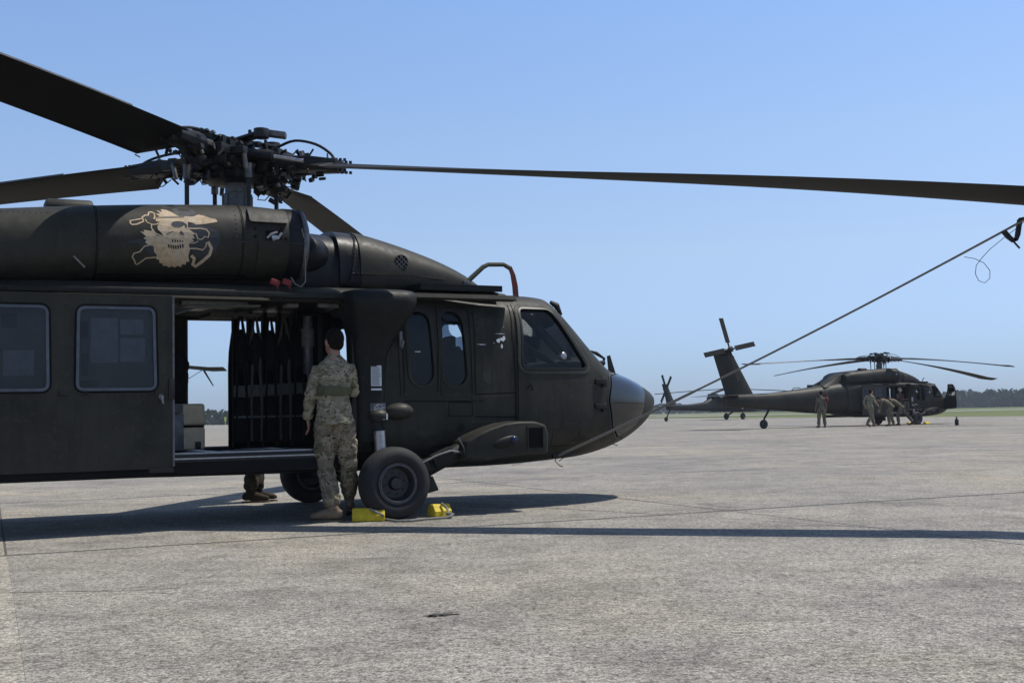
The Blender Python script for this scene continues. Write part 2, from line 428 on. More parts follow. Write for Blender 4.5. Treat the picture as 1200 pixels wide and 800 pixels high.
def rivets(mb, a, b, surf, sp_=.040, r=.0055, side=-1):
    a, b = Vector(a), Vector(b); m = max(1, int((b - a).length / sp_))
    for k in range(m + 1):
        p = a.lerp(b, k / m); y = side * (surf(p.x, p.y) + .001)
        mb.add([(p.x - r, y, p.y - r), (p.x + r, y, p.y - r), (p.x + r, y, p.y + r), (p.x - r, y, p.y + r), (p.x, y + side * r * .7, p.y)], [(0, 1, 4), (1, 2, 4), (2, 3, 4), (3, 0, 4)])
def xz(p): return (p.x, p.z)
def flatpane(poly, surf, off, side):      # a pane as one sheet
    t = patch(MB(), poly, surf, off, .004, side, .1); n = len(t.v) // 2; return MB().add(t.v[:n], [f for f in t.f if max(f) < n])

# ------------------------------------------------------------------ ground, grass, runway, woods
def strip(name, poly, z, mat, kind='structure'):
    o = MB().add([(x, y, z) for x, y in poly], [tuple(range(len(poly)))]).build(name, mat, smooth=0); o['kind'] = kind; return o
m, nt, b = newmat('grass_field', .95, 0, (.08, .11, .04), .1)
co = objco(nt); f = noise_tex(nt, co, .05, 6, .6); nt.links.new(ramp(nt, f, [(.3, (.075, .10, .035)), (.7, (.14, .15, .06))]), b.inputs['Base Color']); M['grass'] = m
def concrete(name, base):
    m, nt, b = newmat(name, .9, 0, base, .2)
    co = node(nt, 'ShaderNodeNewGeometry').outputs['Position']
    mp = node(nt, 'ShaderNodeMapping'); mp.inputs['Rotation'].default_value = (0, 0, -rad(24)); mp.inputs['Scale'].default_value = (.45, 1.1, 1); nt.links.new(co, mp.inputs[0])
    big = noise_tex(nt, co, .22, 7, .62, .4); strk = noise_tex(nt, mp.outputs[0], .55, 7, .66, .3)
    blot = noise_tex(nt, co, 1.3, 7, .7, .6); gm = noise_tex(nt, co, 6.0, 6, .7, .3)
    g0 = noise_tex(nt, co, 30, 6, .8); g1 = noise_tex(nt, co, 85, 4, .75); g2 = noise_tex(nt, co, 210, 2, .7)
    sc_ = lambda k: tuple(v * k for v in base)
    def lay(c, f, lo, hi, amt, col, inv=False):
        r = ramp(nt, f, [(lo, (0, 0, 0)), (hi, (amt,) * 3)]) if not inv else ramp(nt, f, [(lo, (amt,) * 3), (hi, (0, 0, 0))])
        return mixc(nt, r, c, col)
    g = lambda v: (v, v, v)
    def mul(c, f, stops): return mixc(nt, 1.0, c, ramp(nt, f, [(p, v if isinstance(v, tuple) else g(v)) for p, v in stops]), 'MULTIPLY')
    c = ramp(nt, big, [(.32, sc_(.86)), (.5, base), (.68, tuple(base[i] * (1.20, 1.15, 1.02)[i] for i in range(3)))])
    c = mul(c, strk, [(.34, (1.10, 1.09, 1.06)), (.48, 1.0), (.60, .90), (.70, .78)])
    c = mul(c, blot, [(.36, 1.10), (.50, 1.0), (.62, .78), (.72, .66)])
    c = mul(c, gm, [(.36, 1.12), (.5, 1.0), (.64, .78)])
    c = mul(c, g0, [(.36, 1.50), (.49, 1.06), (.62, .34)])
    c = mul(c, g1, [(.36, 1.55), (.49, 1.05), (.62, .36)])
    c = mul(c, g2, [(.40, 1.15), (.60, .75)])
    oi = node(nt, 'ShaderNodeObjectInfo'); tint = ramp(nt, oi.outputs['Random'], [(0, (.91, .91, .92)), (1, (1.0, .99, .97))])
    c = mixc(nt, 1.0, c, tint, 'MULTIPLY'); c = mixc(nt, 1.0, c, oi.outputs['Color'], 'MULTIPLY')
    nt.links.new(c, b.inputs['Base Color'])
    bump(nt, b, g0, .30, .008)
    return m
M['conc'] = concrete('weathered_concrete', (.3195, .300, .266))
M['conc_far'] = concrete('weathered_concrete_far', (.325, .305, .272))
M['joint'] = plain('joint_filler', (.075, .070, .062), .95)
M['runway'] = plain('pale_concrete', (.36, .35, .33), .9, 0, .08, .02)
strip('ground', [(-9000, -3000), (9000, -3000), (9000, 12000), (-9000, 12000)], -.16, 'grass')
apron_poly = [(-300, -60), (95, -60), (60, 40), (38.5, 88), (20.8, 163), (-70, 282), (-300, 380)]
UA = rad(24); U = Vector((math.cos(UA), math.sin(UA))); V = Vector((-U.y, U.x)); SL = 6.1
U0, V0 = .12, 9.19 - 6.1 * 3
def slab_corner(i, j): p = U * (U0 + i * SL) + V * (V0 + j * SL); return p
apron = MB().add([(x, y, -.0025) for x, y in apron_poly], [tuple(range(len(apron_poly)))]).build('apron', 'joint', smooth=0); apron['kind'] = 'structure'
NI0, NI1, NJ0, NJ1 = -4, 12, 0, 14
g = .010
slab_me = MB().box((SL / 2, SL / 2, -.05), (SL - .018, SL - .052, .10)).mesh('slab'); slab_me.materials.append(M['conc'])
for i in range(NI0, NI1):
    for j in range(NJ0, NJ1):
        if j == 2: continue
        p = slab_corner(i, j)
        o = bpy.data.objects.new('slab', slab_me); C.objects.link(o); o.parent = apron
        o.location = (p.x, p.y, random.uniform(-.0006, .0006)); o.rotation_euler = (0, 0, UA)
        if j == 1: o.scale = ((SL + .008) / (SL - .009) if i == -1 else 1, 2, 1)
        o.color = (1, .985, .93, 1) if i < 0 else (.82, .82, .82, 1)
# a spalled pit and a few hairline cracks, sunk marks on the slabs
def mark(name, pts, wd, z=.0022):
    mb = MB(); P = [G(*p) for p in pts]; vs = []; rn = random.Random(len(pts) * 7 + int(pts[0][0])); Q = []
    for k in range(len(P) - 1):
        for q in range(6): Q.append(P[k].lerp(P[k + 1], q / 6) + Vector((rn.uniform(-1, 1), rn.uniform(-1, 1), 0)) * wd * .9)
    Q.append(P[-1])
    for k, p in enumerate(Q):
        t = (Q[min(k + 1, len(Q) - 1)] - Q[max(k - 1, 0)]).normalized(); n_ = Vector((-t.y, t.x, 0)) * wd * rn.uniform(.25, .6) * (1 if 0 < k < len(Q) - 1 else .1)
        vs += [(p.x + n_.x, p.y + n_.y, z), (p.x - n_.x, p.y - n_.y, z)]
    o = mb.add(vs, [(2 * k, 2 * k + 1, 2 * k + 3, 2 * k + 2) for k in range(len(Q) - 1)]).build(name, 'joint', apron, smooth=0); return o
mark('spalled_pit', [(499, 722), (510, 720.5), (520, 721), (535, 717)], .045)
for cr_ in ([(700, 581), (760, 587), (820, 590), (870, 596)], [(630, 612), (680, 609), (745, 607), (800, 601)], [(1110, 566), (1160, 566)], [(1000, 584), (1060, 592), (1150, 588)], [(0, 694), (60, 693), (150, 692), (240, 687)], [(170, 694), (205, 696)], [(1010, 548), (1120, 541), (1200, 545)], [(840, 612), (905, 614)], [(850, 538), (960, 545), (1000, 543)]): mark('crack', cr_, .012)
# apron beyond the slabs: four sheets around the slab field, butted against it
A, B_, D_, E_ = slab_corner(NI0, NJ0), slab_corner(NI1, NJ0), slab_corner(NI1, NJ1), slab_corner(NI0, NJ1)
def clip(poly, p, n):
    out = []
    for k in range(len(poly)):
        a, b = Vector(poly[k]), Vector(poly[(k + 1) % len(poly)]); da, db = (a - p).dot(n), (b - p).dot(n)
        if da >= 0: out.append(tuple(a))
        if da * db < 0: out.append(tuple(a.lerp(b, da / (da - db))))
    return out
far = MB()
for poly in (clip(apron_poly, A, -V), clip(apron_poly, D_, V), clip(clip(clip(apron_poly, A, V), D_, -V), A, -U), clip(clip(clip(apron_poly, A, V), D_, -V), D_, U)):
    if len(poly) > 2: far.add([(x, y, 0) for x, y in poly], [tuple(range(len(poly)))])
o = far.build('far_apron', 'conc_far', smooth=0); o['kind'] = 'structure'; o.color = (.83, .83, .83, 1)
strip('runway', [(30, 236), (700, 120), (720, 128), (24, 262)], -.10, 'runway')
strip('taxiway', [(-60, 420), (60, 330), (70, 345), (-50, 450)], -.12, 'runway')
# distant woods: leaf clumps on trunks, one mass
M['leaf'] = plain('tree_foliage', (.024, .048, .022), .9, 0, .45, .35, .1)
def woods(name, spots, label):
    mb = MB()
    for x, y, h in spots:
        cz = h * .55; R = h * .55
        for k in range(44):
            a = random.uniform(0, 2 * PI); u = random.uniform(-1, 1); q = math.sqrt(1 - u * u) * random.uniform(.45, 1)
            px, py, pz = x + R * 1.15 * q * math.cos(a), y + R * 1.15 * q * math.sin(a), cz - h * .06 + h * .47 * u
            s = h * random.uniform(.07, .15)
            for t in range(5):
                c = Vector((px, py, pz)) + Vector([random.uniform(-s, s) for _ in range(3)]); d1 = Vector([random.uniform(-s, s) for _ in range(3)]); d2 = Vector([random.uniform(-s, s) for _ in range(3)])
                mb.add([c + d1, c + d2, c - d1, c - d2], [(0, 1, 2, 3)])
        mb.tube([(x, y, -.2), (x, y, h * .7)], [h * .03, h * .015], 5)
    o = mb.build(name, 'leaf', smooth=0); tag(o, label, 'trees', kind='stuff'); return o
def row(x0, y0, x1, y1, n, h, depth):
    out = []
    for k in range(n):
        t = (k + random.random()) / n; hh = h(t) * random.uniform(.82, 1.12)
        out.append((x0 + (x1 - x0) * t, y0 + (y1 - y0) * t + random.uniform(0, depth), hh))
    return out
woods('woods', row(110, 520, 330, 470, 210, lambda t: 4.0 + 2.4 * min(1, t * 2.2) + .5 * math.sin(t * 17), 40), 'distant dark green wood beyond the runway, right of the open cockpit door')
woods('woods', row(40, 640, 140, 560, 75, lambda t: 4.4 + .8 * math.sin(t * 20), 40), 'low distant wood seen between the near nose and the far tail')
woods('woods', row(-150, 300, -30, 320, 120, lambda t: 3.5 + .25 * math.sin(t * 12), 16), 'distant dark tree line seen through the open cabin doors')
woods('woods', row(-700, 520, -150, 560, 110, lambda t: 7, 60), 'distant trees far to the left behind the near helicopter')

# ------------------------------------------------------------------ helicopter (x forward, y port, z up; origin on the ground between the main wheels)
FUS = Hull([
    # x,   yc,  w,   zb,  zt,  zc,  nt, nb
    (-4.3, 0, .96, .66, 2.20, 1.45, 4.0, 4.0),
    (-3.4, 0, 1.12, .50, 2.17, 1.30, 6.0, 5.0),
    (-2.2, 0, 1.16, .43, 2.16, 1.25, 8.0, 6.0),
    (-0.3, 0, 1.16, .41, 2.16, 1.20, 8.0, 5.0),
    (0.5, 0, 1.16, .40, 2.16, 1.18, 5.5, 4.5),
    (1.1, 0, 1.15, .40, 2.16, 1.15, 4.6, 4.0),
    (1.6, 0, 1.11, .41, 2.16, 1.12, 4.6, 3.7),
    (1.80, 0, 1.085, .42, 2.15, 1.105, 4.4, 3.6),
    (1.90, 0, 1.07, .425, 2.09, 1.10, 4.2, 3.5),
    (2.06, 0, 1.045, .435, 1.94, 1.095, 4.0, 3.4),
    (2.3, 0, .985, .45, 1.70, 1.08, 3.6, 3.2),
    (2.62, 0, .89, .50, 1.43, 1.05, 3.0, 2.8),
    (2.9, 0, .775, .58, 1.345, 1.03, 2.7, 2.5),
    (3.15, 0, .61, .70, 1.26, 1.03, 2.5, 2.3),
    (3.33, 0, .43, .83, 1.185, 1.04, 2.3, 2.2),
    (3.43, 0, .26, .94, 1.125, 1.05, 2, 2),
    (3.48, 0, .06, 1.02, 1.07, 1.05, 2, 2)])
def frange(a, b, s):
    n = max(1, round((b - a) / s)); return [a + (b - a) * k / n for k in range(n + 1)]
FY = FUS.Y
win_gunner = [stadium(.275, 1.565, .235, .70, -.03), stadium(.615, 1.565, .245, .72, -.03)]
cock_win = rounded([(1.385, 1.975), (1.365, 1.385), (2.15, 1.385), (1.75, 1.975)], [.05, .07, .07, .06])
DOOR_OPEN = (-2.06, -.40, .62, 1.985)

def build_shell():
    xs = frange(-4.3, -2.2, .3) + frange(-2.1, 1.5, .18) + frange(1.6, 3.3, .07) + [3.36, 3.41, 3.45, 3.47, 3.48]
    o = temp(FUS.solid(xs, 72), 'fuselage_shell')
    xi = frange(-3.9, 1.5, .3) + frange(1.6, 2.95, .09)
    inner = FUS.solid(xi, 48, .055)
    d = DOOR_OPEN
    cuts = [inner]
    cuts.append(MB().prism(rounded([(d[0], d[2]), (d[1], d[2]), (d[1], d[3]), (d[0], d[3])], [0, .05, .16, .05]), -1.4, 1.4))
    for wpoly in win_gunner: cuts.append(MB().prism(wpoly, -1.4, 1.4))
    cuts.append(MB().prism(cock_win, -1.4, 1.4))
    # windscreen panes, cut along x through the sloping front
    for s in (-1, 1): cuts.append(screen_prism(s))
    # wheel recess behind the main wheels
    cut(o, cuts)
    return finish(o, 'olive', 28)

NOSE_X = frange(1.3, 3.3, .05) + [3.36, 3.41, 3.45, 3.47, 3.48]
def hull_sheet(poly, plane, off, thick, name, mat, parent, side, ymin=0.0, bulge=0.0, hole=None):
    """the stretch of the hull skin inside a convex outline seen from the side ('xz') or the front ('yz')"""
    mb = MB().loft([FUS.ring(x, 96, -off) for x in NOSE_X], cap=False); me = mb.mesh('sheet'); b = bmesh.new(); b.from_mesh(me)
    bmesh.ops.triangulate(b, faces=b.faces)
    def cl(co, no): bmesh.ops.bisect_plane(b, geom=b.verts[:] + b.edges[:] + b.faces[:], plane_co=co, plane_no=no, clear_outer=True)
    cl((0, side * ymin, 0), (0, -side, 0)); cl((1.84, 0, 0), (-1, 0, 0))
    N = len(poly); A = sum(poly[i][0] * poly[(i + 1) % N][1] - poly[(i + 1) % N][0] * poly[i][1] for i in range(N)); sg = 1 if A > 0 else -1
    for i in range(N):
        p, q = poly[i], poly[(i + 1) % N]; t = (q[0] - p[0], q[1] - p[1])
        if abs(t[0]) + abs(t[1]) < 1e-5: continue
        n = (t[1] * sg, -t[0] * sg)
        cl((p[0], 0, p[1]), (n[0], 0, n[1])) if plane == 'xz' else cl((0, p[0], p[1]), (0, n[0], n[1]))
    if bulge:
        cx = sum(p[0] for p in poly) / N; cz = sum(p[1] for p in poly) / N; R_ = max(math.hypot(p[0] - cx, p[1] - cz) for p in poly)
        for v in b.verts:
            d = min(1, math.hypot(v.co.x - cx, v.co.z - cz) / R_); v.co.y += side * bulge * (1 - d * d); v.co.z += bulge * .3 * (1 - d * d)
    bmesh.ops.recalc_face_normals(b, faces=b.faces); b.to_mesh(me); b.free()
    o = bpy.data.objects.new(name, me); C.objects.link(o)
    if thick: apply(o, [('SOLIDIFY', dict(thickness=thick, offset=-1))])
    finish(o, mat, 50); o.parent = parent; return o
def screen_prism(s, g=0.0):
    z = [(s * (.055 - g), 1.50 - g), (s * (.80 + g), 1.47 - g), (s * (.70 + g), 1.98 + g), (s * (.055 - g), 2.02 + g)]
    return MB().add([(1.84, y, zz) for y, zz in z] + [(3.2, y, zz) for y, zz in z], [(0, 1, 2, 3), (7, 6, 5, 4), (0, 4, 5, 1), (1, 5, 6, 2), (2, 6, 7, 3), (3, 7, 4, 0)])

def gunner_pane(wpoly, s):
    if s > 0 or wpoly is win_gunner[0]: return flatpane(offset(wpoly, .004), FY, -.018, s)
    # ragged hole cut near the top of the forward starboard pane so sky shows
    hole = [xz(S(px, py, -1.12)) for px, py in ((525.5, 379), (529, 378.5), (532, 381.5), (535, 379), (543, 378), (543.5, 384), (543, 391), (541, 396), (539, 394), (535, 395.5), (530, 394), (527, 390), (525.5, 386))]
    zt = max(p[1] for p in hole) + .012; zb = min(p[1] for p in hole) - .012
    o = offset(wpoly, .004); up = [p for p in clip2(o, zt, 1)]; lo = [p for p in clip2(o, zb, -1)]; mid = clip2(clip2(o, zt, -1), zb, 1)
    x0, x1 = min(p[0] for p in mid), max(p[0] for p in mid)
    ring = [(x0, zb), (x1, zb), (x1, zt), (x0, zt)]
    out = MB()
    for q in (up, lo): t = flatpane(q, FY, -.018, s); out.add(t.v, t.f)
    vs = [Vector((x, z, 0)) for x, z in ring]; hs = [Vector((x, z, 0)) for x, z in hole]
    tri = tessellate_polygon([vs, hs]); al = vs + hs
    out.add([(v.x, s * (FY(v.x, v.y) - .018), v.y) for v in al], [tuple(t) for t in tri]); return out
def convex(pts):
    P = sorted(set((round(a, 4), round(b, 4)) for a, b in pts))
    def half(q):
        h = []
        for p in q:
            while len(h) > 1 and (h[-1][0] - h[-2][0]) * (p[1] - h[-2][1]) - (h[-1][1] - h[-2][1]) * (p[0] - h[-2][0]) <= 0: h.pop()
            h.append(p)
        return h[:-1]
    return half(P) + half(P[::-1])
def clip2(poly, z, sg):
    out = []
    for k in range(len(poly)):
        a, b = poly[k], poly[(k + 1) % len(poly)]; da, db = sg * (a[1] - z), sg * (b[1] - z)
        if da >= 0: out.append(a)
        if da * db < 0: t = da / (da - db); out.append((a[0] + (b[0] - a[0]) * t, z))
    return out
NAC = {}
for sd in (-1, 1):
    NAC[sd] = Hull([(-4.25, sd * .62, .24, 2.10, 2.58, 2.34, 2.3, 2.3), (-3.9, sd * .66, .32, 2.10, 2.70, 2.38, 2.3, 2.5), (-3.3, sd * .70, .35, 2.11, 2.76, 2.42, 2.2, 2.6), (-2.62, sd * .72, .355, 2.17, 2.82, 2.49, 2.1, 2.2),
                    (-2.0, sd * .72, .36, 2.19, 2.865, 2.53, 2.05, 2.1), (-1.3, sd * .72, .36, 2.21, 2.895, 2.55, 2.05, 2.1), (-1.0, sd * .72, .36, 2.22, 2.88, 2.55, 2.1, 2.1), (-.80, sd * .72, .35, 2.24, 2.85, 2.55, 2.1, 2.1)])
def nac_side(x, z): return NAC[-1].Y(x, z)

def blade_mesh(droop, pitch0=0.0, name='rotor_blade', tipcap=True):
    """along +x from the hub; droop(r) = height relative to the hub; nose of the section on +y"""
    mb = MB(); R = 8.18; rings = []
    sec = []
    for k in range(9): sec.append((k / 8, 1))
    up = [(0, 0), (.02, .32), (.08, .62), (.2, .92), (.35, 1), (.6, .75), (.85, .32), (1, .03)]
    prof = [(c, t) for c, t in up] + [(c, -t * .75) for c, t in up[-1:0:-1]]
    rs = [.85, .92, 1.02, 1.11, 1.12, 1.5, 1.9] + frange(2.4, 7.4, .5) + [7.6, 7.62, 7.8, 8.0, 8.12, 8.18]
    for r in rs:
        root = min(1, max(0, (r - .85) / .26)); c = .22 + .31 * root if r <= 1.115 else .53
        lead = .13 if r > 1.11 else .10 + .03 * root
        sw = 0 if r < 7.6 else (r - 7.6) * math.tan(rad(22))
        if r > 7.6: c = .53 - (r - 7.6) * .12
        th = .055 * (1 if r > 1.11 else 1.25)
        p = rad(13.5 - 2.9 * (r - .9) + pitch0); z0 = droop(r); rg = []
        if r <= 1.115: p = rad(12 + pitch0)
        for cc, t in prof:
            y = lead - cc * c - sw; z = t * th / 2 * (c / .53 if r > 7.6 else 1)
            rg.append(Vector((r, y * math.cos(p) - z * math.sin(p), z0 + y * math.sin(p) + z * math.cos(p))))
        rings.append(rg)
    return mb.loft(rings)

def blade(parent, ang, droop, pitch0=0.0):
    o = blade_mesh(droop, pitch0).build('rotor_blade', 'blade', parent, smooth=25)
    o.location = (-1.175, 0, 3.47); o.rotation_euler = (0, 0, ang)
    # bright worn leading edge strip
    mb = MB(); rings = []
    for r in frange(1.9, 7.5, .4):
        p = rad(13.5 - 2.9 * (r - .9) + pitch0); z0 = droop(r); rg = []
        for y, z in ((.134, -.006), (.134, .010), (.115, .022), (.105, .0215)):
            rg.append(Vector((r, y * math.cos(p) - z * math.sin(p), z0 + y * math.sin(p) + z * math.cos(p) + .0015)))
        rings.append(rg)
    mb.loft(rings).build('leading_edge', 'dull', o, smooth=0)
    mb = MB()
    for k in range(7):
        for s in (-1, 1):
            r = .94 + k * .045; mb.box((r, .06, droop(r) + s * .050), (.022, .022, .026))
            mb.box((r, -.06, droop(r) + s * .052), (.022, .022, .026))
    mb.build('root_bolts', 'black', o, smooth=0, kind='stuff')
    return o

def build_hub(parent, angles, droops):
    H = (-1.175, 0, 3.47)
    hub = MB().lathe([(.05, -.17), (.22, -.16), (.26, -.10), (.26, .04), (.21, .08), (.15, .12), (.15, .18), (.12, .20), (.03, .20)], H, 'z', 28).build('rotor_hub', 'black', parent, loc=None)
    mb = MB()
    for k in range(4):
        a = k * PI / 2 + rad(20); d = Vector((math.cos(a), math.sin(a), 0)); n = Vector((-d.y, d.x, 0)); c = Vector(H) + Vector((0, 0, .205))
        mb.box(c + d * .22, (.40, .15, .025), Matrix.Rotation(a, 3, 'Z'))
        mb.cyl(c + d * .42 - Vector((0, 0, .045)), c + d * .42 + Vector((0, 0, .045)), .075, 12)
        for s in (-.05, .05): mb.cyl(c + d * .3 + n * s, c + d * .3 + n * s + Vector((0, 0, .05)), .018, 8)
    mb.build('bifilar_plate', 'black', hub, bevel=.004)
    MB().box(Vector(H) + Vector((.26, -.3, .235)), (.30, .11, .06), Matrix.Rotation(rad(-22), 3, 'Z') @ Matrix.Rotation(rad(8), 3, 'Y')).build('weight_block', 'dull', hub, bevel=.012)
    mast = MB().lathe([(.128, -.90), (.128, -.60), (.142, -.59), (.142, -.33), (.12, -.32), (.12, -.15)], H, 'z', 28).build('rotor_mast', 'dull', parent)
    mb = MB()
    for k in range(10):
        a = k * PI / 5; mb.box((H[0] + .146 * math.cos(a), H[1] + .146 * math.sin(a), H[2] - .46), (.012, .012, .24), Matrix.Rotation(a, 3, 'Z'))
    mb.build('mast_rib', 'dull', mast, smooth=0)
    sw = MB().lathe([(.13, -.23), (.30, -.215), (.33, -.18), (.31, -.14), (.13, -.13)], H, 'z', 32)
    for k in range(14):
        a = k * 2 * PI / 14; sw.box((H[0] + .32 * math.cos(a), .32 * math.sin(a), H[2] - .17), (.05, .04, .08), Matrix.Rotation(a, 3, 'Z'))
    sw.build('swashplate', 'black', parent, bevel=.004)
    for px_, py_ in ((-1.705, -.22), (-1.175, -.47), (-.76, .10), (-1.30, .46)):
        r_ = MB().tube([(px_, py_, 2.72), (px_, py_, 3.32)], .022, 10).build('control_rod', 'black', parent)
        MB().cyl((px_, py_, 3.22), (px_, py_, 3.36), .036, 10).build('rod_end', 'dull', r_)
    rnd = random.Random(5)
    lw = MB()                                        # scissors, clamps and lines hanging forward of the mast
    for k in range(60):
        x = -1.02 + rnd.uniform(0, .42); z = 3.38 - rnd.uniform(0, .30) * (1 - abs(x + .82) * 2.0); y = rnd.uniform(-.25, .15)
        if k % 2: lw.box((x, y, z), (rnd.uniform(.02, .08), rnd.uniform(.02, .07), rnd.uniform(.02, .07)), Matrix.Rotation(rnd.uniform(0, 2), 3, 'Y'))
        else: d = Vector([rnd.uniform(-.05, .05) for _ in range(3)]); lw.tube([Vector((x, y, z)) - d, Vector((x, y, z)) + d], rnd.uniform(.006, .018), 6)
    lw.build('scissor_fittings', 'black', hub, smooth=0, kind='stuff')
    for a, dr in zip(angles, droops):
        R_ = Matrix.Rotation(a, 3, 'Z'); Hv = Vector(H)
        def T(x, y, z): return Hv + R_ @ Vector((x, y, z + (dr(x) if x > .3 else 0)))
        arm = MB()
        arm.tube([T(.15, 0, 0), T(.33, 0, 0), T(.6, 0, 0), T(.82, 0, 0), T(1.1, 0, 0)], [.12, .13, .11, .09, .085], 14, flat=.8)
        arm.box(T(.38, 0, 0), (.10, .36, .22), R_); arm.box(T(.50, .02, 0), (.06, .28, .26), R_)
        o = arm.build('blade_arm', 'black', hub, bevel=.006)
        # cuff that grips the blade root
        cf = MB().loft([[T(x, y * s, z * s2) for y, z in ((-.11, -.07), (.11, -.07), (.13, 0), (.11, .07), (-.11, .07), (-.13, 0))] for x, s, s2 in ((.70, .8, .9), (.80, 1.05, 1.05), (.98, 1.0, .9), (1.14, .9, .75))])
        cf.build('blade_cuff', 'black', hub, smooth=0, bevel=.008)
        MB().tube([T(.20, -.24, .02), T(.56, -.25, .02)], [.055, .055], 14).build('damper', 'black', hub)
        MB().tube([T(.56, -.25, .02), T(.84, -.19, 0)], .02, 10).build('damper_rod', 'steel', hub)
        hn = MB().box(T(.60, .21, -.03), (.20, .07, .09), R_).box(T(.50, .30, -.03), (.09, .16, .07), R_).build('pitch_horn', 'black', hub, bevel=.008)
        MB().tube([T(.50, .36, -.04), T(.46, .36, -.20)], .022, 8).build('pitch_link', 'dull', hub)
        # hydraulic hose arching over
        big_ = abs(a - angles[0]) < 1e-6; hk = 1.0 if big_ else .35
        pts = [T(.10, .10, .10), T(.18, .12, .05), T(.30, .10, .08), T(.42, .08, .08 + .10 * hk), T(.62, .05, .08 + .16 * hk), T(.85, .04, .07 + .14 * hk), T(1.02, .02, .06 + .06 * hk), T(1.08, 0, .04)]
        sm = []
        for i in range(len(pts) - 1):
            for q in range(4):
                t = q / 4; p0, p1, p2, p3 = pts[max(i - 1, 0)], pts[i], pts[i + 1], pts[min(i + 2, len(pts) - 1)]
                sm.append(.5 * ((2 * p1) + (-p0 + p2) * t + (2 * p0 - 5 * p1 + 4 * p2 - p3) * t * t + (-p0 + 3 * p1 - 3 * p2 + p3) * t ** 3))
        MB().tube(sm + [pts[-1]], .014, 8).build('hose', 'black', hub)
        gb = MB(); gs = MB()
        for k in range(46):
            x = rnd.uniform(.18, 1.0); s = rnd.choice((-1, 1)); z = s * rnd.uniform(.08, .145) * (1 if x < .7 else .75); y = rnd.uniform(-.24, .26)
            tgt = gs if rnd.random() < .22 else gb
            if rnd.random() < .5: tgt.box(T(x, y, z), (rnd.uniform(.02, .07), rnd.uniform(.02, .06), rnd.uniform(.02, .06)), R_ @ Matrix.Rotation(rnd.uniform(0, 1), 3, 'X'))
            else:
                d = Vector([rnd.uniform(-.05, .05) for _ in range(3)]); gb.tube([T(x, y, z) - d, T(x, y, z) + d], rnd.uniform(.007, .018), 7)
        for k in range(5):
            x = rnd.uniform(.2, .8); y = rnd.uniform(-.2, .2); p = [T(x, y, -.1), T(x + .06, y + .05, -.17), T(x + .14, y, -.16), T(x + .2, y - .04, -.08)]
            gb.tube(p, .006, 6)
        gb.build('hub_fittings', 'black', hub, smooth=0, kind='stuff'); gs.build('bare_fittings', 'dull', hub, smooth=0, kind='stuff')
    return hub

def build_wheel(parent, c, r=.33, w_=.25, name='wheel'):
    t = MB().lathe([(r * .50, -w_ * .30), (r * .60, -w_ * .42), (r * .74, -w_ * .50), (r * .90, -w_ * .42), (r * .98, -w_ * .25), (r, -w_ * .1), (r, w_ * .1), (r * .98, w_ * .25), (r * .90, w_ * .42), (r * .74, w_ * .5), (r * .60, w_ * .42), (r * .5, w_ * .3)], (0, 0, 0), 'y', 48)
    e = empty(name, c, parent=parent); t.build('tyre', 'rubber', e, smooth=50)
    for s in (-1,):
        mb = MB()
        mb.lathe([(r * .52, s * w_ * .30), (r * .55, s * w_ * .42), (r * .50, s * w_ * .43), (r * .46, s * w_ * .34), (r * .42, s * w_ * .22), (r * .40, s * w_ * .12), (r * .20, s * w_ * .12), (r * .17, s * w_ * .20), (r * .15, s * w_ * .28), (.01, s * w_ * .30)], (0, 0, 0), 'y', 40)
        for k in range(8):
            a = k * PI / 4 + .2; mb.cyl((r * .30 * math.cos(a), s * w_ * .11, r * .30 * math.sin(a)), (r * .30 * math.cos(a), s * w_ * .19, r * .30 * math.sin(a)), r * .035, 8)
        mb.build('rim', 'rimpaint', e)
        rg = MB()
        for rr, ww in ((r * .545, .42), (r * .50, .44)):
            rg.loft([[Vector(((rr + q * math.cos(b2)) * math.cos(a), s * w_ * ww + q * math.sin(b2), (rr + q * math.cos(b2)) * math.sin(a))) for b2 in [k * PI / 3 for k in range(6)]] for a in [k * PI / 20 for k in range(40)] for q in (.006,)], closed=True, cap=False)
        rg.build('rim_lip', 'dull', e)
    return e

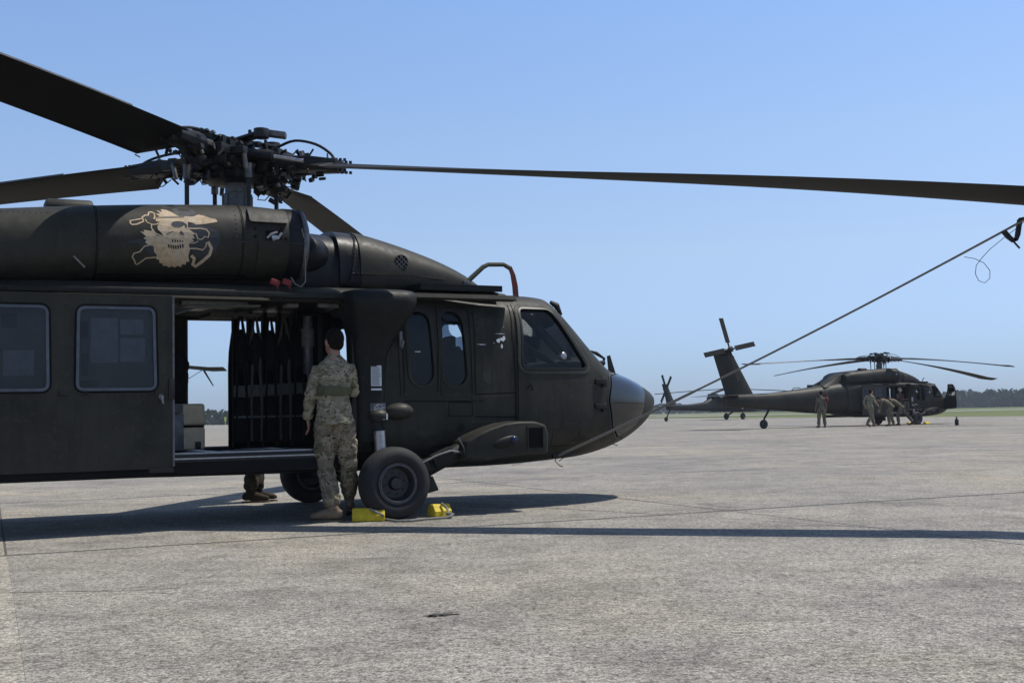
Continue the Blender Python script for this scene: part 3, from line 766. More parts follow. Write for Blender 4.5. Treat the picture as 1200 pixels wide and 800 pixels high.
def build_helicopter(name, label, group):
    h = empty(name, (O2.x, O2.y, 0), HEAD, label, 'helicopter', group)
    body = build_shell(); body.name = 'fuselage'; body.parent = h
    # ---- seams and rivets on the starboard skin
    sm = MB(); rv = MB()
    L = lambda *pts: [xz(SS(*p, FY)) for p in pts]
    for pts in (L((591, 352), (600, 390), (604, 440), (604, 500), (600, 545)), L((553, 366), (556, 400), (557, 462)), L((553, 462), (604, 460)), L((557, 488), (700, 490)), L((713, 440), (714, 470), (715, 505), (724, 522)),
                L((466, 345), (472, 400), (474, 465)), L((474, 470), (552, 470)), L((640, 462), (700, 462)), L((655, 540), (720, 515), (752, 480))):
        ribbon(sm, pts, .009, FY)
    for s in (-1, 1):
        ribbon(sm, [(-3.9, 2.06), (-2.2, 2.07), (-.4, 2.07)], .012, FY, side=s); ribbon(sm, [(-4.1, .75), (-2.2, .60)], .01, FY, side=s)
    for a, b in (((-3.9, 2.03), (-.4, 2.04)), ((1.36, 2.03), (1.82, 2.03)), ((1.85, 2.02), (2.26, 1.36)), ((1.33, 2.0), (1.31, 1.36)), ((1.33, 1.34), (2.22, 1.34)), ((.95, 1.1), (1.25, 1.1)), ((.80, .86), (2.2, .86)), ((2.30, 1.3), (2.42, .7)),
                 ((-2.15, 1.9), (-2.15, .7)), ((-2.5, 1.9), (-2.5, .7)), ((-2.9, 1.9), (-2.9, .7)), ((-3.3, 1.5), (-2.2, 1.5)), ((-3.3, 1.15), (-2.2, 1.15)), ((-.33, 1.8), (-.33, .7)), ((-.02, 1.8), (-.02, .9))):
        for s in (-1, 1): rivets(rv, a, b, FY, side=s)
    def box_seam(x0, z0, x1, z1, wd=.006):
        q = rounded([(x0, z0), (x1, z0), (x1, z1), (x0, z1)], .02, 3); ribbon(sm, q + [q[0]], wd, FY)
    for q in ((1.42, .92, 1.62, 1.10), (1.72, .60, 2.05, .78), (.55, .92, .80, 1.05), (.92, .56, 1.22, .80), (-.30, .95, -.10, 1.12), (-3.2, .85, -2.75, 1.1), (1.9, 1.02, 2.2, 1.2)): box_seam(*q)
    for a, b in (((.90, .52), (2.2, .52)), ((1.30, .86), (1.30, .50)), ((.47, 1.14), (.80, 1.14)), ((.12, 1.14), (.42, 1.14)), ((.92, 1.95), (.92, 1.14)), ((2.42, 1.32), (2.44, .62)), ((-4.1, 1.95), (-2.2, 1.97)), ((-4.1, .9), (-2.2, .86))): rivets(rv, a, b, FY)
    sm.build('panel_seam', 'seam', h, smooth=0); rv.build('rivets', 'touch_up', h, smooth=0, kind='stuff')
    # added patches behind the door windows: greys lift shaded skin, darks stand for recesses
    for q, mt in (((88, 376, 103, 397), 'interior'), ((106, 372, 138, 425), 'skin_grey'), ((141, 374, 168, 392), 'skin_grey'), ((141, 396, 170, 424), 'skin_grey'), ((96, 414, 103, 440), 'interior'), ((94, 446, 116, 454), 'interior'), ((2, 366, 20, 384), 'interior'), ((4, 410, 40, 440), 'skin_grey')):
        a, b2 = S(q[0], q[1], -1.16), S(q[2], q[3], -1.16); patch(MB(), rounded([(a.x, b2.z), (b2.x, b2.z), (b2.x, a.z), (a.x, a.z)], .012, 2), FY, .006, .006, -1, .1).build('added_skin_patch', mt, h, smooth=0)
    # ---- cabin interior
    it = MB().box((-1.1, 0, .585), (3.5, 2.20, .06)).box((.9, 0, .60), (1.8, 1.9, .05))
    it.build('cabin_floor', 'interior', h, smooth=0)
    for s in (-1, 1):
        f = MB().box((-1.23, s * 1.13, .625), (1.68, .10, .03)).box((-1.23, s * 1.175, .60), (1.72, .03, .05))
        f.build('door_sill', 'black', h, smooth=0); MB().loft([[(x, s * y, z) for y, z in ((1.0, .45), (1.185, .47), (1.185, .575), (1.0, .575))] for x in (-4.0, -.38)]).build('lower_skin_band', 'interior', h, smooth=0); MB().box((-1.23, s * 1.192, .604), (1.66, .006, .012)).build('sill_wear', 'steel', h, smooth=0)
        MB().box((-1.23, s * 1.13, .648), (1.66, .022, .014)).build('door_track', 'steel', h, smooth=0)
    mb = MB()
    for k in range(9): mb.box((-2.0 + k * .19, random.uniform(-.5, .5), .622), (.12, 1.4, .012))
    mb.build('tie_down_rail', 'dull', h, smooth=0)
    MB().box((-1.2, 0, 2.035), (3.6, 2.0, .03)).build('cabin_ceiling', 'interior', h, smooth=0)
    for x_, y_, a, b in ((-1.70, -.95, .42, .10), (-1.42, -.9, .22, .16), (-.90, -.9, .12, .12), (-.55, -1.0, .25, .05), (-1.2, .3, .5, .4)):
        MB().box((x_, y_, 1.965), (a, b, .04), Matrix.Rotation(.1, 3, 'Z')).build('ceiling_pad', 'grey', h, bevel=.012)
    mb = MB()
    for k in range(5):
        y0 = -1.0 + .03 * k; mb.tube([(-1.95, y0, 1.86 + .01 * k), (-1.75, y0 - .02, 1.93), (-1.5, y0, 1.945), (-1.2, y0, 1.95)], .008, 6)
    mb.build('ceiling_wire', 'webb', h)
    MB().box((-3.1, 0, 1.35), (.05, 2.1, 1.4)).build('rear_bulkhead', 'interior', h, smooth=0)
    # frame and equipment on the port side aft of the port doorway, bag hanging from it
    for y_ in (-.62, .62):
        MB().box((-.15, y_, 1.35), (.10, .42, 1.45)).build('gunner_frame', 'interior', h, bevel=.02)
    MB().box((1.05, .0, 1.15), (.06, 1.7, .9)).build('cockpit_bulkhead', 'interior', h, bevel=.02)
    # ---- troop seats: fabric back, cross bands, straps, frame
    for k in range(5):
        x0 = -1.13 + k * .155; yy = .10 + .035 * k
        st = empty('troop_seat', (x0, yy, 0), parent=h)
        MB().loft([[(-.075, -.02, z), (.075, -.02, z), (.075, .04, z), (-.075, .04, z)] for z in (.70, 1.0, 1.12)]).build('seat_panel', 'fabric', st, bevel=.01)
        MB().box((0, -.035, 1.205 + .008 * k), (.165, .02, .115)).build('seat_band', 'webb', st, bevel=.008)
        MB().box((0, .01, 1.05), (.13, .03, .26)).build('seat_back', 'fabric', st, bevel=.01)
        mb = MB().tube([(-.05, -.03, .72), (-.055, -.04, 1.1), (-.035, -.02, 1.5), (-.045, 0, 1.7), (-.01, 0, 1.95)], [.022, .026, .03, .04, .02], 8, flat=.5)
        mb.tube([(.045, -.03, .72), (.05, -.04, 1.1), (.03, -.04, 1.45), (.04, 0, 1.72), (.01, 0, 1.95)], [.02, .026, .032, .042, .02], 8, flat=.5)
        mb.build('seat_strap', 'webb' if k in (1, 3) else 'fabric', st)
        MB().tube([(-.07, .04, .66), (-.07, .04, 1.98)], .012, 8).build('seat_pole', 'black', st)
        MB().ell((0, -.02, 1.62 - .03 * (k % 2)), (.07, .05, .20)).build('head_pad', 'fabric', st)
        MB().box((0, -.04, .955), (.15, .02, .02)).build('seat_bar', 'dull', st)
    for k in range(5):
        x0 = -1.10 + k * .15; MB().loft([[(x0 - a_, .42, z), (x0 + a_, .42, z), (x0 + a_, .46, z), (x0 - a_, .46, z)] for z, a_ in ((.64, .078), (1.45, .078), (1.62, .07), (1.80, .045), (1.93, .018), (2.02, .016))]).build('seat_curtain', 'fabric', h, smooth=0)
    MB().box((-.36, .44, 1.33), (.22, .05, 1.4)).build('equipment_panel', 'interior', h, smooth=0)
    # grey roll with strap, hung beside the seats
    r_ = MB().tube([(-.58, -.35, 1.36), (-.58, -.35, 1.92)], [.045, .045], 14).build('hanging_pole', 'dull', h)
    MB().tube([(-.58, -.35, 1.62), (-.58, -.35, 1.80)], .062, 16).build('wrap', 'grey', r_)
    MB().tube([(-.58, -.35, 1.62), (-.60, -.38, 1.4), (-.55, -.4, 1.15), (-.42, -.42, .98), (-.36, -.42, 1.12)], .028, 8, flat=.5).build('belt', 'webb', r_)
    # ---- gunner window frames, panes
    for wpoly in win_gunner:
        for s in (-1, 1):
            f = rim(MB(), wpoly, .028, FY, .014, .03, s).build('gunner_window', 'olive', h)
            if s < 0 or wpoly is win_gunner[1]: gunner_pane(wpoly, s).build('pane', 'glass_dark' if s < 0 else 'glass', f, smooth=60)
    for pl in (L((461, 352), (510, 352), (516, 462), (470, 464)), L((511, 357), (548, 360), (556, 464), (517, 464))):
        pl2 = rounded(pl, .03)
        # door leaf drawn proud of the skin as a raised border
        rim(MB(), pl2, -.022, FY, .012, .012).build('window_surround', 'olive', h)
    # the gap in the forward pane is the hole cut in gunner_pane
    # ---- cockpit door (starboard and port): leaf, window, hinges, handle
    door_poly = rounded([(1.315, 2.035), (1.79, 2.02), (2.26, 1.36), (2.36, 1.30), (2.36, .745), (1.30, .79)], [.03, .06, .04, .02, .03, .03])
    for s in (-1, 1):
        d = empty('cockpit_door', parent=h)
        lf = temp(patch(MB(), door_poly, FY, .010, .016, s, .12)); cut(lf, [MB().prism(cock_win, -1.4, 1.4)]); lf.name = 'door_leaf'; finish(lf, 'olive'); lf.parent = d
        rim(MB(), cock_win, .022, FY, .018, .02, s).build('window_frame', 'black', d)
        rim(MB(), offset(cock_win, .028), .035, FY, .016, .006, s).build('window_surround', 'olive_light', d)
        flatpane(offset(cock_win, .004), FY, -.012, s).build('pane', 'glass', d, smooth=60)
        hx = [SS(702, 447, FY), SS(702, 476, FY)]
        for p in hx: MB().box((p.x, s * (FY(p.x, p.z) + .02), p.z), (.13, .05, .055)).box((p.x + .05, s * (FY(p.x + .05, p.z) + .03), p.z - .01), (.05, .05, .09)).build('hinge', 'black', d, bevel=.006)
        p = SS(620, 452, FY); MB().tube([(p.x - .03, s * (FY(p.x, p.z) + .03), p.z - .03), (p.x, s * (FY(p.x, p.z) + .045), p.z + .02), (p.x + .03, s * (FY(p.x, p.z) + .03), p.z - .04)], .011, 8).build('handle', 'black', d)
        p = SS(661, 417, FY); MB().lathe([(.045, 0), (.05, s * .02), (.04, s * .035), (.02, s * .045), (.004, s * .045)], (p.x, s * (FY(p.x, p.z) - .05), p.z), 'y', 24).build('vent', 'steel', d)
        rivets(MB(), (1.4, 1.32), (2.2, 1.32), FY)
    for s in (-1, 1): hull_sheet([(s * .051, 1.495), (s * .804, 1.465), (s * .704, 1.985), (s * .051, 2.025)], 'yz', -.012, 0, 'windscreen', 'glass', h, s)
    mb = MB()
    for z0, z1 in ((1.53, 1.62),):
        pass
    # cockpit fittings
    for s in (-1, 1):
        st = empty('pilot_seat', (1.45, s * .45, 0), parent=h)
        MB().box((.12, 0, .98), (.5, .46, .12)).build('cushion', 'fabric', st, bevel=.03)
        MB().box((-.14, 0, 1.32), (.10, .46, .72), Matrix.Rotation(rad(-10), 3, 'Y')).build('backrest', 'fabric', st, bevel=.03)
        MB().box((-.20, 0, 1.72), (.08, .24, .16)).build('headrest', 'fabric', st, bevel=.03)
        MB().tube([(.15, s * .27, 1.0), (.0, s * .27, 1.55)], .03, 8).build('armour_wing', 'black', st)
    MB().box((2.35, 0, 1.28), (.42, 1.35, .30)).build('instrument_panel', 'black', h, bevel=.03)
    MB().box((2.32, 0, 1.45), (.5, 1.4, .05)).build('glareshield', 'black', h, bevel=.02)
    MB().tube([(1.35, -.85, 1.72), (1.75, -.82, 1.50), (1.95, -.8, 1.40)], [.05, .055, .03], 8, flat=.6).build('sun_visor', 'black', h)
    MB().tube([(1.75, 0, 2.08), (2.15, 0, 1.9), (2.5, 0, 1.5)], .03, 8).build('centre_post', 'olive_dark', h)
    MB().box((1.6, 0, 2.03), (.5, .4, .1)).build('overhead_console', 'black', h, bevel=.02)
    # ---- chin windows
    for s in (-1, 1):
        poly = rounded(L((715, 440), (726, 437), (741, 446), (752, 462), (752, 481), (744, 498), (723, 512), (717, 500), (714, 470)), .03); poly = convex(poly)
        f = hull_sheet(offset(poly, .022), 'xz', .004, .006, 'chin_window', 'skin_grey', h, s, .10)
        hull_sheet(offset(poly, .012), 'xz', .006, .006, 'window_seal', 'seam', f, s, .11)
        hull_sheet(poly, 'xz', .009, .006, 'pane', 'chin', f, s, .12, .012)
    # ---- nose fittings
    MB().cyl((3.38, -.05, 1.06), (3.50, -.05, 1.05), .055, 18).build('nose_light', 'steel', h)
    MB().ell((3.50, -.05, 1.05), (.035, .055, .06)).build('nose_sensor', 'black', h)
    MB().box((3.36, -.20, .98), (.10, .05, .16)).build('nose_bracket', 'black', h, bevel=.01)
    p = S(721, 428, -.3)
    wp = MB().tube([S(692, 411, -.3), S(699, 414, -.3), S(708, 420, -.3), S(705, 432, -.3)], [.008, .022, .016, .02], 8).build('windscreen_wiper', 'black', h)
    MB().loft([[S(711, 417, -.15 + d), S(715, 416, -.15 + d), S(722, 439, -.15 + d), S(713, 437, -.15 + d)] for d in (0, .03)]).build('blade_antenna', 'black', h, smooth=0)
    MB().tube([S(645, 354, -.75), S(652, 358, -.75), S(658, 369, -.75)], [.02, .035, .012], 8).build('wire_cutter', 'black', h)
    # ---- roof line: rails, sliding-window track, walkway, gutter
    for s in (-1, 1):
        MB().box((-1.9, s * 1.165, 2.035), (3.4, .07, .05)).build('upper_door_rail', 'olive_dark', h, bevel=.008)
        gut = MB().loft([[(x, s * y, z) for y, z in ((1.02, 2.10), (1.19, 2.085), (1.205, 2.045), (1.12, 2.03), (1.02, 2.05))] for x in frange(.17, 1.27, .11)])
        gut.build('roof_gutter', 'olive_light', h, smooth=0)
    MB().loft([[(x, y, z) for y, z in ((-1.0, 2.14), (-.35, 2.20), (-.35, 2.235), (-1.0, 2.20))] for x in (.35, .9, 1.22)]).build('roof_walkway', 'olive_dark', h, smooth=0)
    MB().loft([[(x, y, zz) for y, zz in ((-.95, 2.11), (.95, 2.11), (.9, 2.11 + t), (-.9, 2.11 + t))] for x, t in ((.9, .04), (1.12, .045), (1.30, .02))]).build('cockpit_roof_panel', 'olive', h, bevel=.01)
    ar = MB().tube([S(541, 336, -.9), S(553, 325, -.9), S(566, 313, -.9)], [.020, .026, .024], 8).tube([S(566, 313, -.9), S(572, 310, -.9), S(590, 310, -.9), S(597, 314, -.9)], [.024, .022, .022, .024], 8)
    ar = ar.build('pitot_mast', 'greencloth', h)
    MB().loft([[S(x0, y, -.9 + d) for x0, d in ((x - wd, -.012), (x + wd, -.012), (x + wd, .012), (x - wd, .012))] for x, y, wd in ((597, 312, 2.5), (601, 322, 3), (603.5, 335, 3.4), (604.5, 348, 3.4))]).build('pitot_cover', 'strap', ar, smooth=0)
    MB().box(S(546, 332, -.9), (.07, .05, .05)).build('mast_base', 'dull', ar, bevel=.005)
    # ---- upper deck
    dog = Hull([(-.40, 0, .66, 2.12, 2.80, 2.3, 3.2, 4), (-.1, 0, .66, 2.12, 2.785, 2.3, 3.0, 4), (.15, 0, .64, 2.12, 2.735, 2.3, 2.9, 4), (.66, 0, .58, 2.12, 2.59, 2.28, 2.7, 4), (1.04, 0, .50, 2.12, 2.44, 2.24, 2.6, 4), (1.28, 0, .42, 2.12, 2.29, 2.19, 2.4, 4), (1.42, 0, .34, 2.12, 2.17, 2.15, 2.2, 4)])
    DY = dog.Y
    d_ = dog.solid(frange(-.13, 1.42, .08), 56).build('pylon_fairing', 'olive', h)
    dog.solid(frange(-.34, -.134, .05), 56, .012).build('fairing_collar', 'navy', h)
    c = SS(470, 307, DY)
    vt = MB().lathe([(.072, 0), (.072, -.012), (.064, -.012), (.064, .0)], (c.x, -DY(c.x, c.z) + .0, c.z), 'y', 24).build('vent_ring', 'black', d_)
    MB().lathe([(.001, -.004), (.066, -.004), (.066, .0)], (c.x, -DY(c.x, c.z) - .003, c.z), 'y', 24).build('vent_hole', 'seam', d_)
    mb = MB()
    for k in (-1, 0, 1):
        for sg in (-1, 1):
            t = Vector((1, 0, sg)).normalized(); n_ = Vector((-t.z, 0, t.x)); cc = Vector((c.x, -DY(c.x, c.z) - .012, c.z)) + n_ * k * .032; ln = math.sqrt(.066 ** 2 - (k * .032) ** 2)
            mb.tube([cc - t * ln, cc + t * ln], .003, 5)
    mb.build('vent_grille', 'steel', d_)
    sm2 = MB(); ribbon(sm2, [xz(SS(409, 330, DY)), xz(SS(409, 272, DY))], .01, DY); ribbon(sm2, [xz(SS(415, 322, DY)), xz(SS(480, 323, DY)), xz(SS(520, 329, DY))], .008, DY)
    sm2.build('panel_seam', 'seam', d_, smooth=0)
    rv = MB(); rivets(rv, xz(SS(415, 320, DY)), xz(SS(520, 327, DY)), DY); rivets(rv, xz(SS(413, 275, DY)), xz(SS(413, 325, DY)), DY); rv.build('rivets', 'olive_dark', d_, smooth=0, kind='stuff')
    ctr = Hull([(-4.2, 0, .45, 2.0, 2.45, 2.2, 3, 3), (-3.2, 0, .6, 2.0, 2.66, 2.3, 3, 3), (-2.0, 0, .62, 2.0, 2.72, 2.3, 3, 3), (-.5, 0, .62, 2.0, 2.76, 2.3, 3, 3), (-.28, 0, .62, 2.0, 2.74, 2.3, 3, 3)])
    ctr.solid(frange(-4.2, -.28, .25), 40).build('transmission_deck', 'navy', h)
    # ---- engines
    for s in (-1, 1):
        nc = NAC[s]; ny = nc.Y if s < 0 else (lambda x, z, q=nc: q.at(x)[0] + (q.Y(x, z)))
        e = nc.solid(frange(-4.25, -.95, .12), 48).build('engine_nacelle', 'olive', h)
        MB().lathe([(.05, .20), (.20, .20), (.27, .235), (.315, .20), (.335, .12), (.335, .03), (.32, -.05)], (-1.0 + .03, s * .72, 2.555), 'x', 36).build('engine_intake', 'navy', e)
        MB().lathe([(.30, .195), (.318, .215), (.338, .19), (.330, .165)], (-.97, s * .72, 2.555), 'x', 40).build('intake_lip', 'dull', e)
        MB().ell((-.72, s * .55, 2.50), (.30, .22, .20)).build('intake_duct', 'navy', e)
        sm = MB()
        for x_ in (-1.38, -2.62):
            for k in range(2):
                rg = nc.ring(x_ + .012 * k, 48, -.002); sm.loft([rg, [p + Vector((.006, 0, 0)) for p in rg]], cap=False)
        ribbon(sm, [(-2.6, 2.20), (-1.9, 2.22), (-1.3, 2.235)], .008, nac_side) if s < 0 else None
        sm.build('panel_seam', 'seam', e, smooth=0)
        if s < 0:
            rv = MB()
            for a, b in (((-3.35, 2.70), (-3.0, 2.70)), ((-3.35, 2.19), (-2.75, 2.17)), ((-2.585, 2.62), (-2.585, 2.35)), ((-1.33, 2.8), (-1.33, 2.3)), ((-1.43, 2.8), (-1.43, 2.3))): rivets(rv, a, b, nac_side)
            rv.build('rivets', 'olive_dark', e, smooth=0, kind='stuff')
            Ln = lambda *pts: [xz(SS(*p, nac_side)) for p in pts]
            def scoop(x0, x1, z0, z1, dy, mat='olive', nm='access_panel'):
                pl = rounded([(x0, z0), (x1, z0), (x1, z1), (x0, z1)], .03); return patch(MB(), pl, nac_side, dy, dy + .02, -1, .06).build(nm, mat, e)
            scoop(-1.315, -.955, 2.70, 2.845, .040)
            scoop(-1.24, -.955, 2.24, 2.525, .022)
            lt = MB(); ribbon(lt, Ln((278, 283), (358, 286)), .010, nac_side, .004); ribbon(lt, Ln((279, 243), (281, 283), (279, 322)), .006, nac_side, .003); lt.build('edge_strip', 'olive_light', e, smooth=0)
            pl = Ln((311, 270), (331, 270), (331, 281), (311, 281)); patch(MB(), pl, nac_side, .002, .004, -1, .05).build('opening', 'seam', e, smooth=0)
            mb = MB(); mb.tube([SS(313, 279, nac_side), SS(318, 274, nac_side), SS(325, 272, nac_side)], .012, 8).tube([SS(319, 281, nac_side), SS(326, 279, nac_side), SS(330, 273, nac_side)], .014, 8).box(SS(322, 278, nac_side), (.06, .03, .03)); mb.build('engine_fitting', 'steel', e)
            mb = MB()
            for q in ((299, 268), (299, 277), (335, 280), (330, 268)):
                p = SS(*q, nac_side); mb.lathe([(.001, -.004), (.014, -.004), (.014, .01)], (p.x, p.y, p.z), 'y', 12)
            mb.build('drain_hole', 'seam', e)
            # light strut handle on the aft cowling, cable loop at the intake, red blanks
            MB().tube([SS(86, 300, nac_side, .015), SS(99, 313, nac_side, .015)], .010, 8).build('cowl_latch', 'steel', e)
            cb = [SS(354, 268, nac_side, .02), S(358, 290, -1.0), S(358, 312, -1.02), S(358, 330, -1.05), S(353, 336, -1.08), S(346, 333, -1.08), S(341, 325, -1.1)]
            MB().tube(cb, .006, 6).build('cable', 'rope', e)
    for q, rr in (((322, 331), .05), ((336, 331), .05)):
        p = S(q[0], q[1], -1.10); MB().box(p, (.085, .05, .055), Matrix.Rotation(rr * 6, 3, 'Y')).tube([p, p + Vector((.03, -.01, -.06))], .012, 6).build('red_blank', 'red', h, bevel=.014)
    hp = MB().loft([[Vector((x, -.42 + y, 2.70 + z)) for y, z in ((-.16, 0), (.16, 0), (.16, .16), (.10, .21), (-.10, .21), (-.16, .16))] for x in (-2.98, -2.58)]).build('exhaust_jammer', 'olive', h, bevel=.03)
    MB().tube([(-2.95, -.59, 2.76), (-2.93, -.60, 2.83), (-2.76, -.60, 2.83), (-2.74, -.59, 2.76)], .012, 8).build('grab_handle', 'olive_dark', hp)
    # ---- fixed provisions pod and lower fairings beside the gunner window
    for s in (-1, 1):
        pod = MB(); rings = []
        for t, (cx, hw, y_out, hh) in zip((2.10, 2.085, 2.04, 1.98, 1.90, 1.80, 1.68, 1.5, 1.3, 1.0, .70), ((-.12, .28, 1.28, 0), (-.13, .33, 1.36, 0), (-.13, .35, 1.42, 0), (-.13, .345, 1.43, 0), (-.14, .33, 1.40, 0), (-.155, .28, 1.34, 0), (-.18, .225, 1.27, 0), (-.22, .18, 1.215, 0), (-.225, .17, 1.195, 0), (-.225, .165, 1.19, 0), (-.225, .16, 1.18, 0))):
            rg = []
            for k in range(20):
                a = PI * k / 19; c_, s_ = math.cos(a), math.sin(a)
                rg.append(Vector((cx + hw * math.copysign(abs(c_) ** .6, c_), s * (1.0 + (y_out - 1.0) * abs(s_) ** .5), t)))
            rings.append(rg)
        o = pod.loft(rings).build('wing_root_fairing', 'olive_dark', h, smooth=50)
        MB().ell((-.16, s * 1.18, .935), (.105, .085, .065)).build('strut_fairing', 'olive', h)
        MB().ell((.04, s * 1.19, .975), (.14, .10, .080)).build('strut_fairing', 'olive', h)
    rg = MB(); c = S(432, 381, -1.27)
    rg.loft([[Vector((c.x + (.04 + q * math.cos(b2)) * math.cos(a), c.y + q * math.sin(b2), c.z + (.04 + q * math.cos(b2)) * math.sin(a))) for b2 in [k * PI / 3 for k in range(6)]] for a in [k * PI / 12 for k in range(24)] for q in (.009,)], closed=True, cap=False)
    rg.box((c.x, c.y + .01, c.z + .05), (.035, .03, .06)).build('tie_down_ring', 'dull', h)
    pl = MB(); a, b = S(435.5, 428, -1.222), S(448, 452, -1.222); pl.box(((a.x + b.x) / 2, -1.2, (a.z + b.z) / 2), (b.x - a.x, .008, a.z - b.z)); z2 = S(441, 456, -1.2).z
    pl.box(((a.x + b.x) / 2, -1.2, z2), (b.x - a.x, .008, .018)); pc_ = pl.build('placard', 'placard', h, smooth=0)
    ik = MB()
    for k in range(11):
        wd = (b.x - a.x) * random.uniform(.55, .85); zz = a.z - .012 - k * (a.z - b.z - .02) / 10.5; ik.box((a.x + wd / 2 + .008, -1.2065, zz), (wd, .003, .006))
    ik.build('placard_text', 'ink', pc_, smooth=0)
    a = S(443, 477, -1.20); mb = MB().box((a.x, -1.197, a.z), (.15, .008, .075)); mb.build('data_plate', 'dull', h, smooth=0)
    mb = MB(); rr = random.Random(3)
    for k in range(16): mb.box((a.x + rr.uniform(-.06, .06), -1.204, a.z + rr.uniform(-.03, .03)), (rr.uniform(.008, .03), .006, rr.uniform(.008, .02)))
    mb.build('plate_marks', 'steel', h, smooth=0, kind='stuff')
    p = S(451, 488, -1.24); MB().box((p.x - .014, -1.24, p.z), (.018, .02, .055)).box((p.x + .018, -1.24, p.z), (.014, .02, .055)).build('white_stencil', 'white', h, smooth=0)
    p = S(469, 402, -1.19); mb = MB().box((p.x, -1.20, p.z + .04), (.03, .03, .14)).cyl((p.x, -1.22, p.z - .05), (p.x + .02, -1.22, p.z + .02), .012, 8); mb.build('door_latch', 'dull', h, bevel=.004)
    # ---- paint chips and scuffs (flat marks on the skin)
    ch = MB(); rr = random.Random(11)
    def chip(px, py, rx, rz):
        c = SS(px, py, FY); n = 11; pl = []
        for k in range(n):
            a = 2 * PI * k / n; q = rr.uniform(.45, 1.15); pl.append((c.x + rx * q * math.cos(a), c.z + rz * q * math.sin(a)))
        patch(ch, pl, FY, .003, .002, -1, .1)
    for q in ((584, 399, .030, .022), (590, 397, .032, .030), (588, 405, .014, .032), (579, 402, .006, .006), (564, 403.5, .05, .005), (590, 383, .004, .005), (490, 412, .05, .006), (586, 391, .07, .003)): chip(*q)
    ch.build('paint_chip', 'placard', h, smooth=0)
    keep = ch
    for mt, nm, lst in (('touch_up', 'touch_up_paint', ((640, 455, .16, .05), (570, 378, .10, .06), (575, 440, .09, .10), (500, 508, .14, .05), (560, 512, .10, .04), (690, 490, .08, .06), (625, 490, .07, .04), (455, 425, .03, .10))), ('olive_dark', 'grime', ((520, 525, .20, .05), (680, 515, .14, .04), (612, 470, .03, .08), (560, 470, .10, .02), (540, 500, .05, .05)))):
        ch = MB()
        for q in lst: chip(*q)
        ch.build(nm, mt, h, smooth=0, kind='stuff')
    # ---- main landing gear
    for s in (-1, 1):
        build_wheel(h, (-.08, s * 1.35, .305 + .02))
        MB().cyl((-.08, s * 1.0, .325), (-.08, s * 1.30, .325), .06, 14).build('axle', 'black', h)
        st = MB().tube([(-.10, s * 1.16, .40), (-.20, s * 1.13, .98)], .07, 16).build('strut_cylinder', 'olive_dark', h)
        MB().tube([(-.165, s * 1.24, .60), (-.175, s * 1.235, .80)], .055, 20).build('strut_piston', 'steel', st)
        db = MB().tube([(-.02, s * 1.14, .36), (.28, s * 1.22, .44), (.62, s * 1.26, .60)], [.085, .095, .085], 12, flat=.9)
        db.box((.20, s * 1.28, .45), (.16, .12, .12), Matrix.Rotation(rad(-25), 3, 'Y')).box((.42, s * 1.30, .54), (.22, .10, .13), Matrix.Rotation(rad(-22), 3, 'Y'))
        db.build('drag_beam', 'olive_dark', h, bevel=.012)
        lug = MB().loft([[Vector((x, s * y, z)) for x, z in ((.16, .30), (.34, .37), (.40, .235), (.24, .20))] for y in (1.20, 1.26)]).build('tow_lug', 'black', h, bevel=.008)
        MB().tube([(.20, s * 1.36, .50), (.34, s * 1.35, .56), (.48, s * 1.36, .60), (.60, s * 1.35, .58)], .012, 6).tube([(.62, s * 1.38, .52), (.60, s * 1.40, .62), (.55, s * 1.38, .72)], .008, 6).build('brake_line', 'dull', h)
        op = [(.585, .52), (.60, .68), (.70, .74), (.86, .80), (1.02, .845), (1.18, .86), (1.36, .855), (1.47, .82), (1.50, .72), (1.49, .545), (1.30, .535), (1.0, .515), (.80, .485)]
        fr = MB(); N = len(op); cx_ = sum(p[0] for p in op) / N; cz_ = sum(p[1] for p in op) / N
        rings = [[Vector((cx_ + (x - cx_) * k, s * y, cz_ + (z - cz_) * k)) for x, z in op] for y, k in ((.98, 1), (1.36, 1), (1.42, .95), (1.43, .9))]
        f = fr.loft(rings).build('gear_fairing', 'olive', h, smooth=35, bevel=.008)
        MB().box((1.335, s * 1.428, .70), (.15, .02, .19)).build('step_recess', 'seam', f, smooth=0)
        MB().box((1.42, s * 1.434, .70), (.02, .016, .20)).box((1.25, s * 1.434, .70), (.012, .016, .22)).build('step_edge', 'olive_light', f, smooth=0)
        MB().ell((1.02, s * 1.43, .665), (.14, .03, .055), rot=Matrix.Rotation(rad(-14), 3, 'Y')).build('lamp_recess', 'olive_dark', f)
        MB().ell((1.09, s * 1.455, .685), (.042, .03, .038)).build('navigation_light', 'blue', f)
    # tail wheel, tail cone, fin, stabilator, tail rotor
    tail = Hull([(-4.15, 0, .93, .70, 2.20, 1.5, 4, 4), (-4.3, 0, .9, .72, 2.2, 1.5, 4, 4)])
    tc = Hull([(-11.2, 0, .13, 1.12, 1.62, 1.38, 2.2, 2.2), (-10.2, 0, .20, 1.02, 1.66, 1.36, 2.2, 2.2), (-8.9, 0, .30, .92, 1.70, 1.34, 2.4, 2.2), (-7.0, 0, .46, .78, 1.86, 1.34, 2.4, 2.2), (-5.5, 0, .70, .67, 2.04, 1.38, 2.8, 2.6), (-4.6, 0, .88, .66, 2.16, 1.42, 3.4, 3.2), (-4.2, 0, .945, .67, 2.19, 1.45, 3.9, 3.9)])
    tc.solid(frange(-11.2, -4.2, .35), 44).build('tail_cone', 'olive', h)
    fin = MB(); rings = []
